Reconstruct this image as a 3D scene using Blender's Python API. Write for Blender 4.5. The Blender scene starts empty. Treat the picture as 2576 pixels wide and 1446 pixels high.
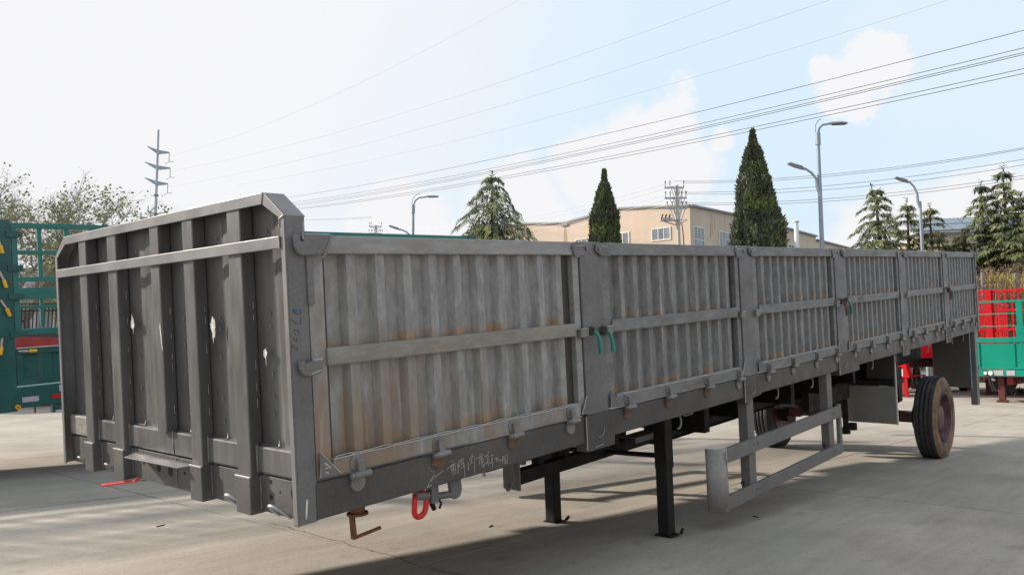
import bpy, bmesh, math, random
from mathutils import Vector, Matrix, noise
random.seed(7)
S = bpy.context.scene
C = S.collection
R = math.radians
# ------------------------------------------------------------------ camera
CAM = Vector((-1.998, -2.843, 1.264))
RIGHT = Vector((0.667712, -0.744407, -0.004331))
DOWN = Vector((0.063516, 0.062767, -0.996005))
FWD = Vector((0.741705, 0.66477, 0.089191))
FPX = 2021.58            # focal length for a picture 2576 wide
cd = bpy.data.cameras.new('camera'); cam = bpy.data.objects.new('camera', cd); C.objects.link(cam)
cm = Matrix((( RIGHT.x, -DOWN.x, -FWD.x, CAM.x), (RIGHT.y, -DOWN.y, -FWD.y, CAM.y), (RIGHT.z, -DOWN.z, -FWD.z, CAM.z), (0, 0, 0, 1)))
cam.matrix_world = cm
cd.sensor_width = 36; cd.lens = FPX / 2576 * 36; cd.clip_start = .05; cd.clip_end = 3000
S.camera = cam
# ------------------------------------------------------------------ light
SUNV = Vector((-.9, 1.6, 1.0)).normalized()
sd = bpy.data.lights.new('sun', 'SUN'); so = bpy.data.objects.new('sun', sd); C.objects.link(so)
sd.energy = 5.0; sd.angle = R(2.6); sd.color = (1, .89, .76)
so.rotation_euler = SUNV.to_track_quat('Z', 'Y').to_euler(); so.location = SUNV * 60
w = bpy.data.worlds.new('World'); S.world = w; w.use_nodes = True
nt = w.node_tree; nt.nodes.clear()
def nn(t, **k):
    n = nt.nodes.new(t)
    for a, b in k.items(): setattr(n, a, b)
    return n
def lk(a, b): nt.links.new(a, b)
out = nn('ShaderNodeOutputWorld'); bg = nn('ShaderNodeBackground'); lk(bg.outputs[0], out.inputs[0])
bg.inputs[1].default_value = .0865
sky = nn('ShaderNodeTexSky', sky_type='NISHITA'); sky.sun_disc = False
sky.sun_elevation = math.asin(SUNV.z); sky.sun_rotation = math.atan2(SUNV.x, SUNV.y)
sky.air_density = 1.0; sky.dust_density = 2.0; sky.ozone_density = 1.0
tc = nn('ShaderNodeTexCoord')
def mathn(op, a, b=None, clamp=False):
    m = nn('ShaderNodeMath', operation=op); m.use_clamp = clamp
    for i, v in enumerate((a, b)):
        if v is None: continue
        if isinstance(v, (int, float)): m.inputs[i].default_value = v
        else: lk(v, m.inputs[i])
    return m.outputs[0]
ns = nn('ShaderNodeTexNoise'); ns.inputs['Scale'].default_value = 7; ns.inputs['Detail'].default_value = 8; ns.inputs['Roughness'].default_value = .68
lk(tc.outputs['Generated'], ns.inputs['Vector'])
def raydir(px, py): return (RIGHT * ((px - 1288) / FPX) + DOWN * ((py - 723) / FPX) + FWD).normalized()
nfac = mathn('MULTIPLY', mathn('SUBTRACT', ns.outputs['Fac'], .5), .12)
def blob(d, rad, soft):
    dp = nn('ShaderNodeVectorMath', operation='DISTANCE'); lk(tc.outputs['Generated'], dp.inputs[0]); dp.inputs[1].default_value = d
    v = mathn('ADD', dp.outputs['Value'], nfac)
    mr = nn('ShaderNodeMapRange'); mr.interpolation_type = 'SMOOTHSTEP'; mr.inputs['From Min'].default_value = rad; mr.inputs['From Max'].default_value = rad + soft
    mr.inputs['To Min'].default_value = 1; mr.inputs['To Max'].default_value = 0; lk(v, mr.inputs['Value']); return mr.outputs[0]
# cumulus: a few clouds where they stand in the sky, soft noisy edges
m = None
for (px, py, rad, soft) in ((2215, 165, .026, .014), (2120, 235, .026, .014), (2060, 185, .010, .014), (2150, 270, .012, .012), (1720, 250, .008, .018), (1680, 320, .022, .02), (1600, 375, .03, .03), (1480, 430, .035, .04), (1700, 420, .03, .03), (1600, 500, .04, .04), (1300, 540, .05, .05), (1840, 590, .02, .04), (2250, 660, .07, .03), (2480, 640, .08, .03), (2620, 560, .02, .03), (1000, 590, .05, .06), (1810, 350, .004, .012)):
    b = blob(raydir(px, py), rad, soft); m = b if m is None else mathn('MAXIMUM', m, b)
# thin cloud veil in the rest of the sky
n2 = nn('ShaderNodeTexNoise'); n2.inputs['Scale'].default_value = 2.2; n2.inputs['Detail'].default_value = 6; lk(tc.outputs['Generated'], n2.inputs['Vector'])
mr = nn('ShaderNodeMapRange'); mr.inputs['From Min'].default_value = .5; mr.inputs['From Max'].default_value = .75; lk(n2.outputs['Fac'], mr.inputs['Value'])
m = mathn('MAXIMUM', m, mathn('MULTIPLY', mr.outputs[0], .35))
# bright hazy glow round the sun's side of the sky
dp = nn('ShaderNodeVectorMath', operation='DOT_PRODUCT'); lk(tc.outputs['Generated'], dp.inputs[0]); dp.inputs[1].default_value = SUNV
gl = nn('ShaderNodeMapRange'); gl.interpolation_type = 'SMOOTHSTEP'; gl.inputs['From Min'].default_value = .12; gl.inputs['From Max'].default_value = .62
lk(mathn('ADD', dp.outputs['Value'], mathn('MULTIPLY', nfac, 1.2)), gl.inputs['Value'])
m = mathn('MAXIMUM', m, gl.outputs[0], clamp=True)
mx = nn('ShaderNodeMix', data_type='RGBA'); 
lift = nn('ShaderNodeMix', data_type='RGBA'); lift.inputs[0].default_value = .94
lk(sky.outputs[0], lift.inputs[6]); lift.inputs[7].default_value = (6.75, 8.2, 9.35, 1)
lk(m, mx.inputs[0]); lk(lift.outputs[2], mx.inputs[6]); mx.inputs[7].default_value = (8.4, 8.4, 8.6, 1)
lk(mx.outputs[2], bg.inputs[0])
S.view_settings.view_transform = 'Standard'; S.view_settings.look = 'None'; S.view_settings.gamma = 1; S.view_settings.exposure = .35
S.view_settings.use_curve_mapping = False
S.render.engine = 'CYCLES'; S.cycles.max_bounces = 6; S.cycles.diffuse_bounces = 3; S.cycles.glossy_bounces = 3; S.cycles.transparent_max_bounces = 8

# ------------------------------------------------------------------ materials
def mat(name, base, rough=.6, metal=0, var=.25, scale=4, col2=None, fac2=(.55, .7), scale2=3, bump=0, bscale=60, stretch=None, spec=.5, rnd=0, col3=None, fac3=(.6, .7), scale3=8, coord='Object', grain=0):
    m = bpy.data.materials.new(name); m.use_nodes = True; t = m.node_tree; b = t.nodes['Principled BSDF']
    b.inputs['Roughness'].default_value = rough; b.inputs['Metallic'].default_value = metal
    b.inputs['Specular IOR Level'].default_value = spec
    tc = t.nodes.new('ShaderNodeTexCoord'); mp = t.nodes.new('ShaderNodeMapping'); t.links.new(tc.outputs[coord], mp.inputs[0])
    if stretch: mp.inputs['Scale'].default_value = stretch
    def noi(sc, det=6, vec=None):
        n = t.nodes.new('ShaderNodeTexNoise'); n.inputs['Scale'].default_value = sc; n.inputs['Detail'].default_value = det
        t.links.new(vec or mp.outputs[0], n.inputs['Vector']); return n.outputs['Fac']
    def rng(v, a, b_, c, d):
        r = t.nodes.new('ShaderNodeMapRange'); r.inputs['From Min'].default_value = a; r.inputs['From Max'].default_value = b_
        r.inputs['To Min'].default_value = c; r.inputs['To Max'].default_value = d; t.links.new(v, r.inputs['Value']); return r.outputs[0]
    f = rng(noi(scale), .3, .7, 1 - var, 1 + var)
    rgb = t.nodes.new('ShaderNodeRGB'); rgb.outputs[0].default_value = (*base, 1); cur = rgb.outputs[0]
    def mix(fac, a, col):
        x = t.nodes.new('ShaderNodeMix'); x.data_type = 'RGBA'
        t.links.new(fac, x.inputs[0]); t.links.new(a, x.inputs[6]); x.inputs[7].default_value = (*col, 1); return x.outputs[2]
    if col2: cur = mix(rng(noi(scale2), fac2[0], fac2[1], 0, 1), cur, col2)
    if col3: cur = mix(rng(noi(scale3, 8), fac3[0], fac3[1], 0, 1), cur, col3)
    vm = t.nodes.new('ShaderNodeVectorMath'); vm.operation = 'SCALE'; t.links.new(cur, vm.inputs[0]); t.links.new(f, vm.inputs['Scale'])
    cur = vm.outputs[0]
    if rnd:
        oi = t.nodes.new('ShaderNodeObjectInfo'); rr = rng(oi.outputs['Random'], 0, 1, 1 - rnd, 1 + rnd)
        vm2 = t.nodes.new('ShaderNodeVectorMath'); vm2.operation = 'SCALE'; t.links.new(cur, vm2.inputs[0]); t.links.new(rr, vm2.inputs['Scale']); cur = vm2.outputs[0]
    t.links.new(cur, b.inputs['Base Color'])
    if rough < .9:
        t.links.new(rng(noi(scale * 2.3), .3, .7, max(.05, rough - .12), min(1, rough + .15)), b.inputs['Roughness'])
    if grain:
        g_ = rng(noi(grain, 5), .3, .7, .9, 1.1); vg = t.nodes.new('ShaderNodeVectorMath'); vg.operation = 'SCALE'; t.links.new(cur, vg.inputs[0]); t.links.new(g_, vg.inputs['Scale']); cur = vg.outputs[0]; t.links.new(cur, b.inputs['Base Color'])
    if bump:
        bn = t.nodes.new('ShaderNodeBump'); bn.inputs['Strength'].default_value = bump; bn.inputs['Distance'].default_value = .01
        t.links.new(noi(bscale, 4), bn.inputs['Height']); t.links.new(bn.outputs[0], b.inputs['Normal'])
    m['_b'] = 1
    return m
def steel_panel(name, base, rustc, olive, corner):
    """bare corrugated sheet: grey mill steel with olive/brown film, more of it low on the sheet near 'corner'"""
    m = mat(name, base, .5, .2, .2, 5, stretch=(5, 5, 1.8), bump=.05, bscale=25, grain=14, spec=.25)
    t = m.node_tree; b = t.nodes['Principled BSDF']; src = b.inputs['Base Color'].links[0].from_socket
    tc = t.nodes.new('ShaderNodeTexCoord'); sp = t.nodes.new('ShaderNodeSeparateXYZ'); t.links.new(tc.outputs['Object'], sp.inputs[0])
    def M(op, a, b_=None, cl=False):
        n = t.nodes.new('ShaderNodeMath'); n.operation = op; n.use_clamp = cl
        for i, v in enumerate((a, b_)):
            if v is None: continue
            if isinstance(v, (int, float)): n.inputs[i].default_value = v
            else: t.links.new(v, n.inputs[i])
        return n.outputs[0]
    def N(sc, det, sx=1, sz=1):
        mp = t.nodes.new('ShaderNodeMapping'); mp.inputs['Scale'].default_value = (sx, sx, sz); t.links.new(tc.outputs['Object'], mp.inputs[0])
        n = t.nodes.new('ShaderNodeTexNoise'); n.inputs['Scale'].default_value = sc; n.inputs['Detail'].default_value = det; t.links.new(mp.outputs[0], n.inputs['Vector']); return n.outputs['Fac']
    x = sp.outputs[0]; z = sp.outputs[2]
    # film strength: falls with x from the front corner and with height
    g = M('SUBTRACT', corner[2], M('ADD', M('MULTIPLY', x, corner[0]), M('MULTIPLY', z, corner[1])))
    n1 = N(5, 6, 1.6, .5); n2 = N(9, 6, 2, .35); n3 = N(4, 5, 1, 1)
    fr = M('MULTIPLY', M('ADD', M('MULTIPLY', g, .9), M('MULTIPLY', M('SUBTRACT', n1, .5), 4)), .9, True)
    fo = M('MULTIPLY', M('ADD', M('MULTIPLY', M('ADD', g, .55), .35), M('MULTIPLY', M('SUBTRACT', n2, .55), 4)), .75, True)
    def mix(fac, a, col):
        xx = t.nodes.new('ShaderNodeMix'); xx.data_type = 'RGBA'; t.links.new(fac, xx.inputs[0]); t.links.new(a, xx.inputs[6]); xx.inputs[7].default_value = (*col, 1); return xx.outputs[2]
    c = mix(fo, src, olive); c = mix(fr, c, rustc)
    # thin orange rust just above each rail
    def band(z0, z1):
        a = M('MULTIPLY', M('GREATER_THAN', z, z0), M('LESS_THAN', z, z1)); return a
    rb = M('MULTIPLY', M('MAXIMUM', band(.24, .285), band(.695, .74)), M('MULTIPLY', M('SUBTRACT', n3, .47), 6, True), True)
    c = mix(M('MULTIPLY', rb, .75), c, (.34, .21, .11))
    # scuffed light streaks
    st = M('MULTIPLY', M('SUBTRACT', N(14, 7, 2.2, .12), .62), 7, True)
    c = mix(M('MULTIPLY', st, .35), c, (.6, .6, .55))
    t.links.new(c, b.inputs['Base Color'])
    return m
MT = {}
MT['dark'] = mat('dark plate steel', (.075, .075, .077), .5, .2, .22, 2.5, col2=(.10, .099, .097), scale2=1.5, bump=.04, bscale=18, spec=.35, grain=55)
MT['post'] = mat('mill scale steel', (.145, .15, .16), .5, .2, .2, 3, col2=(.115, .117, .12), scale2=2, bump=.04, bscale=20, spec=.4, grain=55)
MT['rail'] = mat('brushed mill steel', (.262, .27, .28), .5, .15, .13, 3, stretch=(1.2, 4, 4), col2=(.26, .255, .24), scale2=2.2, col3=(.34, .22, .14), fac3=(.68, .8), scale3=3, bump=.04, grain=12)
MT['rail2'] = mat('darker mill steel', (.19, .197, .205), .55, .15, .15, 3, stretch=(1.2, 4, 4), col2=(.15, .153, .157), scale2=2.2, col3=(.24, .16, .11), fac3=(.7, .8), scale3=3, bump=.04, spec=.25, grain=12)
MT['railrust'] = mat('brown filmed steel', (.225, .23, .215), .5, .2, .15, 3, stretch=(1.2, 4, 4), col2=(.23, .218, .185), fac2=(.45, .62), scale2=2.6, bump=.04, grain=12)
MT['head'] = mat('headboard steel', (.108, .108, .111), .42, .3, .18, 2.5, stretch=(3, 3, .7), col2=(.11, .11, .11), scale2=2, col3=(.27, .15, .08), fac3=(.71, .76), scale3=2.2, bump=.04, bscale=16, grain=12)
MT['headlight'] = mat('clean rolled steel', (.195, .195, .2), .42, .3, .12, 2.5, col2=(.17, .17, .195), scale2=3, bump=.03)
MT['front'] = mat('front beam steel', (.085, .085, .087), .5, .2, .2, 3, col2=(.11, .11, .11), scale2=2, bump=.03, grain=55)
MT['sheet1'] = steel_panel('stained corrugated steel', (.262, .272, .284), (.24, .19, .15), (.235, .25, .185), (.8, 2.2, 1.75))
MT['sheet2'] = steel_panel('corrugated steel', (.19, .198, .207), (.20, .165, .135), (.2, .212, .17), (.02, 2.2, .2))
MT['guard'] = mat('grey primed steel', (.165, .165, .167), .5, .1, .12, 3, bump=.02, spec=.3, grain=30)
MT['guardnose'] = mat('pale rolled steel', (.29, .29, .29), .5, .1, .12, 3, grain=30)
MT['weld'] = mat('bright weld metal', (.36, .36, .35), .4, .4, .2, 20)
MT['tick'] = mat('dull weld bead', (.2, .2, .2), .5, .3, .3, 20)
MT['hinge'] = mat('cast hinge steel', (.19, .19, .19), .5, .25, .2, 12, col2=(.12, .115, .11), scale2=9)
MT['hingeback'] = mat('dark plate and recess shade', (.055, .053, .051), .5, .2, .2, 8)
MT['hrust'] = mat('rusty hinge plate', (.13, .075, .045), .7, 0, .3, 14)
MT['chalk'] = mat('white chalk', (.5, .5, .5), .95, 0, .35, 60)
MT['marker'] = mat('dark marker pen', (.05, .05, .052), .9, 0, .1, 40)
MT['bluemark'] = mat('blue marker pen', (.06, .13, .2), .9, 0, .2, 40)
MT['smear'] = mat('pale putty smear', (.5, .5, .49), .85, 0, .35, 26, col2=(.3, .3, .3), fac2=(.55, .7), scale2=14)
MT['black'] = mat('black chassis paint', (.010, .010, .011), .6, 0, .2, 5, spec=.25)
MT['legsteel'] = mat('black landing leg paint', (.012, .012, .013), .6, 0, .2, 5, spec=.3)
MT['rust'] = mat('brown rust', (.15, .065, .03), .75, .1, .35, 14, col2=(.08, .035, .02), scale2=9, bump=.15)
MT['redring'] = mat('bright red paint', (.55, .012, .012), .35, 0, .12, 12, bump=.04)
MT['redprim'] = mat('dark red primer', (.09, .012, .014), .55, 0, .25, 8)
MT['redaxle'] = mat('maroon axle paint', (.06, .012, .014), .5, 0, .25, 6)
MT['rim'] = mat('dusty maroon rim', (.12, .055, .075), .6, .1, .3, 8, col2=(.17, .11, .10), scale2=5)
MT['rubber'] = mat('tyre rubber', (.03, .03, .032), .75, 0, .3, 6, col2=(.055, .055, .052), scale2=5, bump=.2, bscale=40)
MT['rubberdust'] = mat('mud dusted tyre wall', (.21, .135, .088), .9, 0, .35, 7, col2=(.13, .10, .08), fac2=(.45, .65), scale2=5, bump=.2, bscale=30)
MT['diamond'] = mat('diamond tread plate', (.215, .225, .225), .5, .35, .12, 2, col2=(.22, .235, .15), fac2=(.5, .6), scale2=2.2)
MT['bright'] = mat('bare cut edge', (.5, .5, .5), .4, .3, .1, 6)
MT['greygloss'] = mat('grey mudguard plate', (.075, .075, .077), .5, .1, .1, 2)
MT['teal'] = mat('dark green vehicle paint', (.008, .085, .08), .35, 0, .22, 3.2, col2=(.01, .07, .075), scale2=.8, spec=.5)
MT['tealbar'] = mat('green cage paint', (.012, .15, .13), .35, 0, .12, 2, spec=.5)
MT['jade'] = mat('jade green vehicle paint', (.003, .225, .16), .45, 0, .08, .8, spec=.22)
MT['red'] = mat('red vehicle paint', (.47, .006, .012), .45, 0, .12, 1.5, spec=.2)
MT['reddark'] = mat('deep red paint and shaded board', (.3, .02, .022), .45, 0, .2, 2)
MT['yellow'] = mat('yellow plastic grip', (.75, .42, .01), .45, 0, .1, 20)
MT['pink'] = mat('pale lever shank', (.5, .38, .3), .5, .1, .3, 30)
MT['grip'] = mat('turquoise rubber grip', (.012, .2, .15), .35, 0, .12, 20, col2=(.02, .22, .24), scale2=9)
MT['orange'] = mat('orange lamp lens', (.85, .12, .01), .25, 0, .05, 20)
MT['reflred'] = mat('red reflector', (.42, .015, .01), .3, 0, .05, 20)
MT['reflgrey'] = mat('grey reflective plate', (.42, .4, .44), .45, .1, .12, 12)
MT['letter'] = mat('pale blue lettering', (.5, .58, .8), .6, 0, .05, 10)
MT['lamp'] = mat('white lamp lens', (.75, .72, .74), .2, 0, .05, 10)
MT['galv'] = mat('galvanised steel', (.36, .38, .42), .45, .35, .12, 3)
MT['lampsteel'] = mat('grey blue lamp post paint', (.24, .29, .34), .4, .2, .12, 2)
MT['glassdark'] = mat('dark lamp glass', (.05, .055, .05), .2, 0, .1, 6)
MT['conc'] = mat('pole concrete', (.42, .41, .39), .85, 0, .12, 3)
MT['cable'] = mat('cable sheath', (.06, .06, .065), .6, 0, .1, 3)
MT['cablepale'] = mat('aluminium conductor', (.42, .45, .5), .5, .2, .1, 3)
MT['wall'] = mat('cream render', (.53, .435, .355), .9, 0, .09, .35, col2=(.5, .385, .295), fac2=(.5, .75), scale2=.5, stretch=(1, 1, .35), bump=.1, bscale=3)
MT['wallstain'] = mat('rain stain on render', (.36, .27, .2), .9, 0, .25, 2, stretch=(2, 2, .3))
MT['parapet'] = mat('grey parapet flashing', (.2, .21, .22), .6, .1, .15, 1)
MT['winframe'] = mat('pale window frame', (.62, .6, .52), .5, 0, .1, 3)
MT['glass'] = mat('window glass', (.16, .19, .23), .15, 0, .3, 1.5, spec=.8)
MT['shed'] = mat('pale grey shed wall', (.42, .4, .42), .8, 0, .1, 1)
MT['fascia'] = mat('pale metal fascia', (.66, .64, .74), .5, .1, .05, 1)
MT['fence'] = mat('black fence paint', (.025, .02, .022), .5, 0, .1, 4)
MT['solar'] = mat('solar panel', (.13, .16, .2), .25, .1, .1, 1)
MT['trunk'] = mat('brown bark', (.075, .06, .048), .95, 0, .35, 5, bump=.3, bscale=12)
MT['bark'] = mat('grey bark', (.2, .18, .165), .95, 0, .25, 4)
MT['cedar'] = mat('blue green cedar needles', (.15, .18, .085), .75, 0, .4, .9, col2=(.22, .235, .11), fac2=(.45, .6), scale2=1.3, col3=(.10, .13, .09), fac3=(.5, .62), scale3=.8, spec=.12)
MT['cedarp'] = mat('pale cedar needles', (.135, .165, .08), .75, 0, .4, 1.2, col2=(.19, .21, .09), fac2=(.45, .6), scale2=2, spec=.12)
MT['cypress'] = mat('cypress foliage', (.105, .12, .08), .8, 0, .45, 1.6, col2=(.12, .15, .055), fac2=(.5, .62), scale2=.8, spec=.12)
MT['bud'] = mat('olive spring buds', (.3, .33, .15), .8, 0, .2, 2, spec=.12)
MT['twig'] = mat('dry brown twigs', (.24, .16, .12), .9, 0, .35, 3, spec=.12)
MT['forsythia'] = mat('yellow green shoots', (.42, .4, .08), .8, 0, .35, 3, spec=.12)
MT['yfence'] = mat('yellow fence paint', (.5, .47, .06), .6, 0, .25, 2)

# ------------------------------------------------------------------ geometry helpers
class MB:
    def __init__(s): s.v = []; s.f = []
    def add(s, vs, fs):
        o = len(s.v); s.v += [tuple(v) for v in vs]; s.f += [tuple(i + o for i in f) for f in fs]; return s
    def box(s, x0, x1, y0, y1, z0, z1):
        vs = [(x, y, z) for x in (x0, x1) for y in (y0, y1) for z in (z0, z1)]
        return s.add(vs, [(0, 1, 3, 2), (4, 6, 7, 5), (0, 4, 5, 1), (2, 3, 7, 6), (0, 2, 6, 4), (1, 5, 7, 3)])
    def prism(s, poly, ax, a, b):
        """poly in the plane of the two other axes (cyclic order kept as x,y,z minus ax), extruded a..b"""
        n = len(poly)
        def P(p, t):
            if ax == 'x': return (t, p[0], p[1])
            if ax == 'y': return (p[0], t, p[1])
            return (p[0], p[1], t)
        vs = [P(p, a) for p in poly] + [P(p, b) for p in poly]
        fs = [tuple(range(n)), tuple(range(2 * n - 1, n - 1, -1))] + [(i, i + n, (i + 1) % n + n, (i + 1) % n) for i in range(n)]
        return s.add(vs, fs)
    def cyl(s, p0, p1, r0, r1=None, n=10, caps=True):
        p0 = Vector(p0); p1 = Vector(p1); r1 = r0 if r1 is None else r1
        d = (p1 - p0).normalized(); u = d.orthogonal().normalized(); w_ = d.cross(u)
        vs = []
        for p, r in ((p0, r0), (p1, r1)):
            for i in range(n):
                a = 2 * math.pi * i / n; vs.append(p + (u * math.cos(a) + w_ * math.sin(a)) * r)
        fs = [(i, (i + 1) % n, (i + 1) % n + n, i + n) for i in range(n)]
        if caps: fs += [tuple(range(n - 1, -1, -1)), tuple(range(n, 2 * n))]
        return s.add(vs, fs)
    def tube(s, pts, r, n=8, caps=True):
        pts = [Vector(p) for p in pts]; rs = r if isinstance(r, (list, tuple)) else [r] * len(pts)
        vs = []; u = None
        for k, p in enumerate(pts):
            d = (pts[min(k + 1, len(pts) - 1)] - pts[max(k - 1, 0)]).normalized()
            if u is None: u = d.orthogonal().normalized()
            u = (u - d * u.dot(d)).normalized(); w_ = d.cross(u)
            for i in range(n):
                a = 2 * math.pi * i / n; vs.append(p + (u * math.cos(a) + w_ * math.sin(a)) * rs[k])
        fs = []
        for k in range(len(pts) - 1):
            for i in range(n):
                a = k * n + i; b = k * n + (i + 1) % n; fs.append((a, b, b + n, a + n))
        if caps: fs += [tuple(range(n - 1, -1, -1)), tuple(range(len(vs) - n, len(vs)))]
        return s.add(vs, fs)
    def lathe(s, prof, c, axis='y', n=32, closed=True):
        """prof: (radius, along) pairs"""
        c = Vector(c); vs = []; k = len(prof)
        for i in range(n):
            a = 2 * math.pi * i / n; ca, sa = math.cos(a), math.sin(a)
            for r, t in prof:
                vs.append(c + (Vector((r * ca, t, r * sa)) if axis == 'y' else Vector((r * ca, r * sa, t)) if axis == 'z' else Vector((t, r * ca, r * sa))))
        fs = []
        for i in range(n):
            j = (i + 1) % n
            for q in range(k if closed else k - 1):
                q2 = (q + 1) % k; fs.append((i * k + q, j * k + q, j * k + q2, i * k + q2))
        return s.add(vs, fs)
    def mesh(s, name, m):
        me = bpy.data.meshes.new(name); me.from_pydata(s.v, [], s.f); me.materials.append(m if not isinstance(m, str) else MT[m])
        return me
    def build(s, name, m, parent=None, bevel=0, smooth=False, recalc=True):
        me = s.mesh(name, m)
        if recalc and len(s.f) < 60000:
            bm = bmesh.new(); bm.from_mesh(me); bmesh.ops.recalc_face_normals(bm, faces=bm.faces); bm.to_mesh(me); bm.free()
        o = bpy.data.objects.new(name, me); C.objects.link(o); o.parent = parent
        if smooth:
            for p in me.polygons: p.use_smooth = True
            md = o.modifiers.new('edges', 'EDGE_SPLIT'); md.split_angle = R(38)
        if bevel:
            md = o.modifiers.new('bevel', 'BEVEL'); md.width = bevel; md.segments = 2; md.limit_method = 'ANGLE'; md.angle_limit = R(40)
        return o
def tag(o, label=None, cat=None, group=None, kind=None):
    for k, v in (('label', label), ('category', cat), ('group', group), ('kind', kind)):
        if v: o[k] = v
    return o
def thing(name, label, cat, loc=(0, 0, 0), rz=0, group=None):
    o = bpy.data.objects.new(name, None); C.objects.link(o); o.location = loc; o.rotation_euler = (0, 0, rz); o.empty_display_size = .2
    return tag(o, label, cat, group)
def dup(o, parent=None, loc=None, rz=None, sc=None, label=None):
    kids = list(o.children); c = o.copy(); C.objects.link(c); c.parent = parent if parent else None
    if loc is not None: c.location = loc
    if rz is not None: c.rotation_euler = (0, 0, rz)
    if sc is not None: c.scale = sc if isinstance(sc, tuple) else (sc, sc, sc)
    if label: c['label'] = label
    for k in kids: dup(k, c)
    return c
def at(px, py, depth):
    """the point at this depth along the view, for siting far things by bearing and distance"""
    return CAM + (RIGHT * ((px - 1288) / FPX) + DOWN * ((py - 723) / FPX) + FWD) * depth
def ground_at(px, depth):
    p = at(px, 900, depth); return Vector((p.x, p.y, 0))
def height(px, py, depth): return at(px, py, depth).z

# ------------------------------------------------------------------ ground
def ground_material(name, tone, rnd):
    m = mat(name, tone, .92, 0, .1, .6, col2=tuple(c * .86 for c in tone), fac2=(.42, .62), scale2=1.1, col3=(tone[0] * .72, tone[1] * .7, tone[2] * .66), fac3=(.6, .76), scale3=4.5, bump=.25, bscale=30, rnd=rnd, coord='Object')
    return m
def weather(m):
    t = m.node_tree; b = t.nodes['Principled BSDF']; src = b.inputs['Base Color'].links[0].from_socket
    tc = t.nodes.new('ShaderNodeTexCoord')
    def N(sc, det=3, rough=.6, st=None):
        n = t.nodes.new('ShaderNodeTexNoise'); n.inputs['Scale'].default_value = sc; n.inputs['Detail'].default_value = det; n.inputs['Roughness'].default_value = rough
        v = tc.outputs['Object']
        if st: mp = t.nodes.new('ShaderNodeMapping'); mp.inputs['Scale'].default_value = st; mp.inputs['Rotation'].default_value = (0, 0, .35); t.links.new(v, mp.inputs[0]); v = mp.outputs[0]
        t.links.new(v, n.inputs['Vector']); return n.outputs['Fac']
    def G(v, a, b_, c, d):
        r = t.nodes.new('ShaderNodeMapRange'); r.inputs['From Min'].default_value = a; r.inputs['From Max'].default_value = b_; r.inputs['To Min'].default_value = c; r.inputs['To Max'].default_value = d; t.links.new(v, r.inputs['Value']); return r.outputs[0]
    cur = src
    for f in (G(N(95, 4, .75), .3, .7, .82, 1.18), G(N(28, 5, .7), .28, .44, .62, 1.0), G(N(260, 2), .66, .74, 1.0, .6), G(N(3, 8, .7, (.25, 2.2, 1)), .3, .7, .85, 1.12), G(N(.35, 5, .6), .35, .65, .88, 1.1)):
        v = t.nodes.new('ShaderNodeVectorMath'); v.operation = 'SCALE'; t.links.new(cur, v.inputs[0]); t.links.new(f, v.inputs['Scale']); cur = v.outputs[0]
    mx_ = t.nodes.new('ShaderNodeMix'); mx_.data_type = 'RGBA'; t.links.new(G(N(.9, 7, .65), .5, .68, 0, .45), mx_.inputs[0]); t.links.new(cur, mx_.inputs[6]); mx_.inputs[7].default_value = (.33, .335, .26, 1)
    t.links.new(mx_.outputs[2], b.inputs['Base Color'])
    return m
MT['slab'] = ground_material('yard concrete', (.36, .328, .288), .035)
MT['groundfar'] = ground_material('yard concrete far', (.42, .385, .34), 0)
weather(MT['slab']); weather(MT['groundfar'])
MT['joint'] = mat('dirty joint filler', (.09, .08, .07), .95, 0, .2, 10)
gb = MB(); gb.add([(-1500, -1500, -.03), (1500, -1500, -.03), (1500, 1500, -.03), (-1500, 1500, -.03)], [(0, 1, 2, 3)])
g = tag(gb.build('ground', 'joint', recalc=False), kind='structure')
XJ = [1.45 + 4.28 * k for k in range(-3, 15)]; YJ = [1.0 + 4.0 * k for k in range(-3, 13)]
rg = random.Random(3)
def slab_mesh(x0, x1, y0, y1, nm='slab'):
    """one cast slab: lightly uneven top, chipped edge line"""
    gx = 6; gy = 6; e = .008; vs = []; fs = []
    for i in range(gx + 1):
        for j in range(gy + 1):
            x = x0 + e + (x1 - x0 - 2 * e) * i / gx; y = y0 + e + (y1 - y0 - 2 * e) * j / gy
            if i in (0, gx): x += rg.uniform(-.004, .004)
            if j in (0, gy): y += rg.uniform(-.004, .004)
            vs.append((x, y, 0))
    for i in range(gx):
        for j in range(gy):
            a = i * (gy + 1) + j; fs.append((a, a + gy + 1, a + gy + 2, a + 1))
    n = len(vs); rim = [i * (gy + 1) for i in range(gx + 1)] + [gx * (gy + 1) + j for j in range(1, gy + 1)] + [i * (gy + 1) + gy for i in range(gx - 1, -1, -1)] + [j for j in range(gy - 1, 0, -1)]
    vs += [(vs[k][0], vs[k][1], -.028) for k in rim]
    for q in range(len(rim)):
        a = rim[q]; b = rim[(q + 1) % len(rim)]; fs.append((a, n + q, n + (q + 1) % len(rim), b))
    return MB().add(vs, fs)
for i in range(len(XJ) - 1):
    for j in range(len(YJ) - 1):
        slab_mesh(XJ[i], XJ[i + 1], YJ[j], YJ[j + 1]).build('slab', 'slab', g, recalc=False)
far = MB(); X0, X1, Y0, Y1 = XJ[0], XJ[-1], YJ[0], YJ[-1]; Lg = 1500
for (a, b, c_, d) in ((-Lg, X0, -Lg, Lg), (X1, Lg, -Lg, Lg), (X0, X1, -Lg, Y0), (X0, X1, Y1, Lg)):
    far.add([(a, c_, -.004), (b, c_, -.004), (b, d, -.004), (a, d, -.004)], [(0, 1, 2, 3)])
tag(far.build('paved_yard', 'groundfar', recalc=False), kind='structure')
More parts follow.
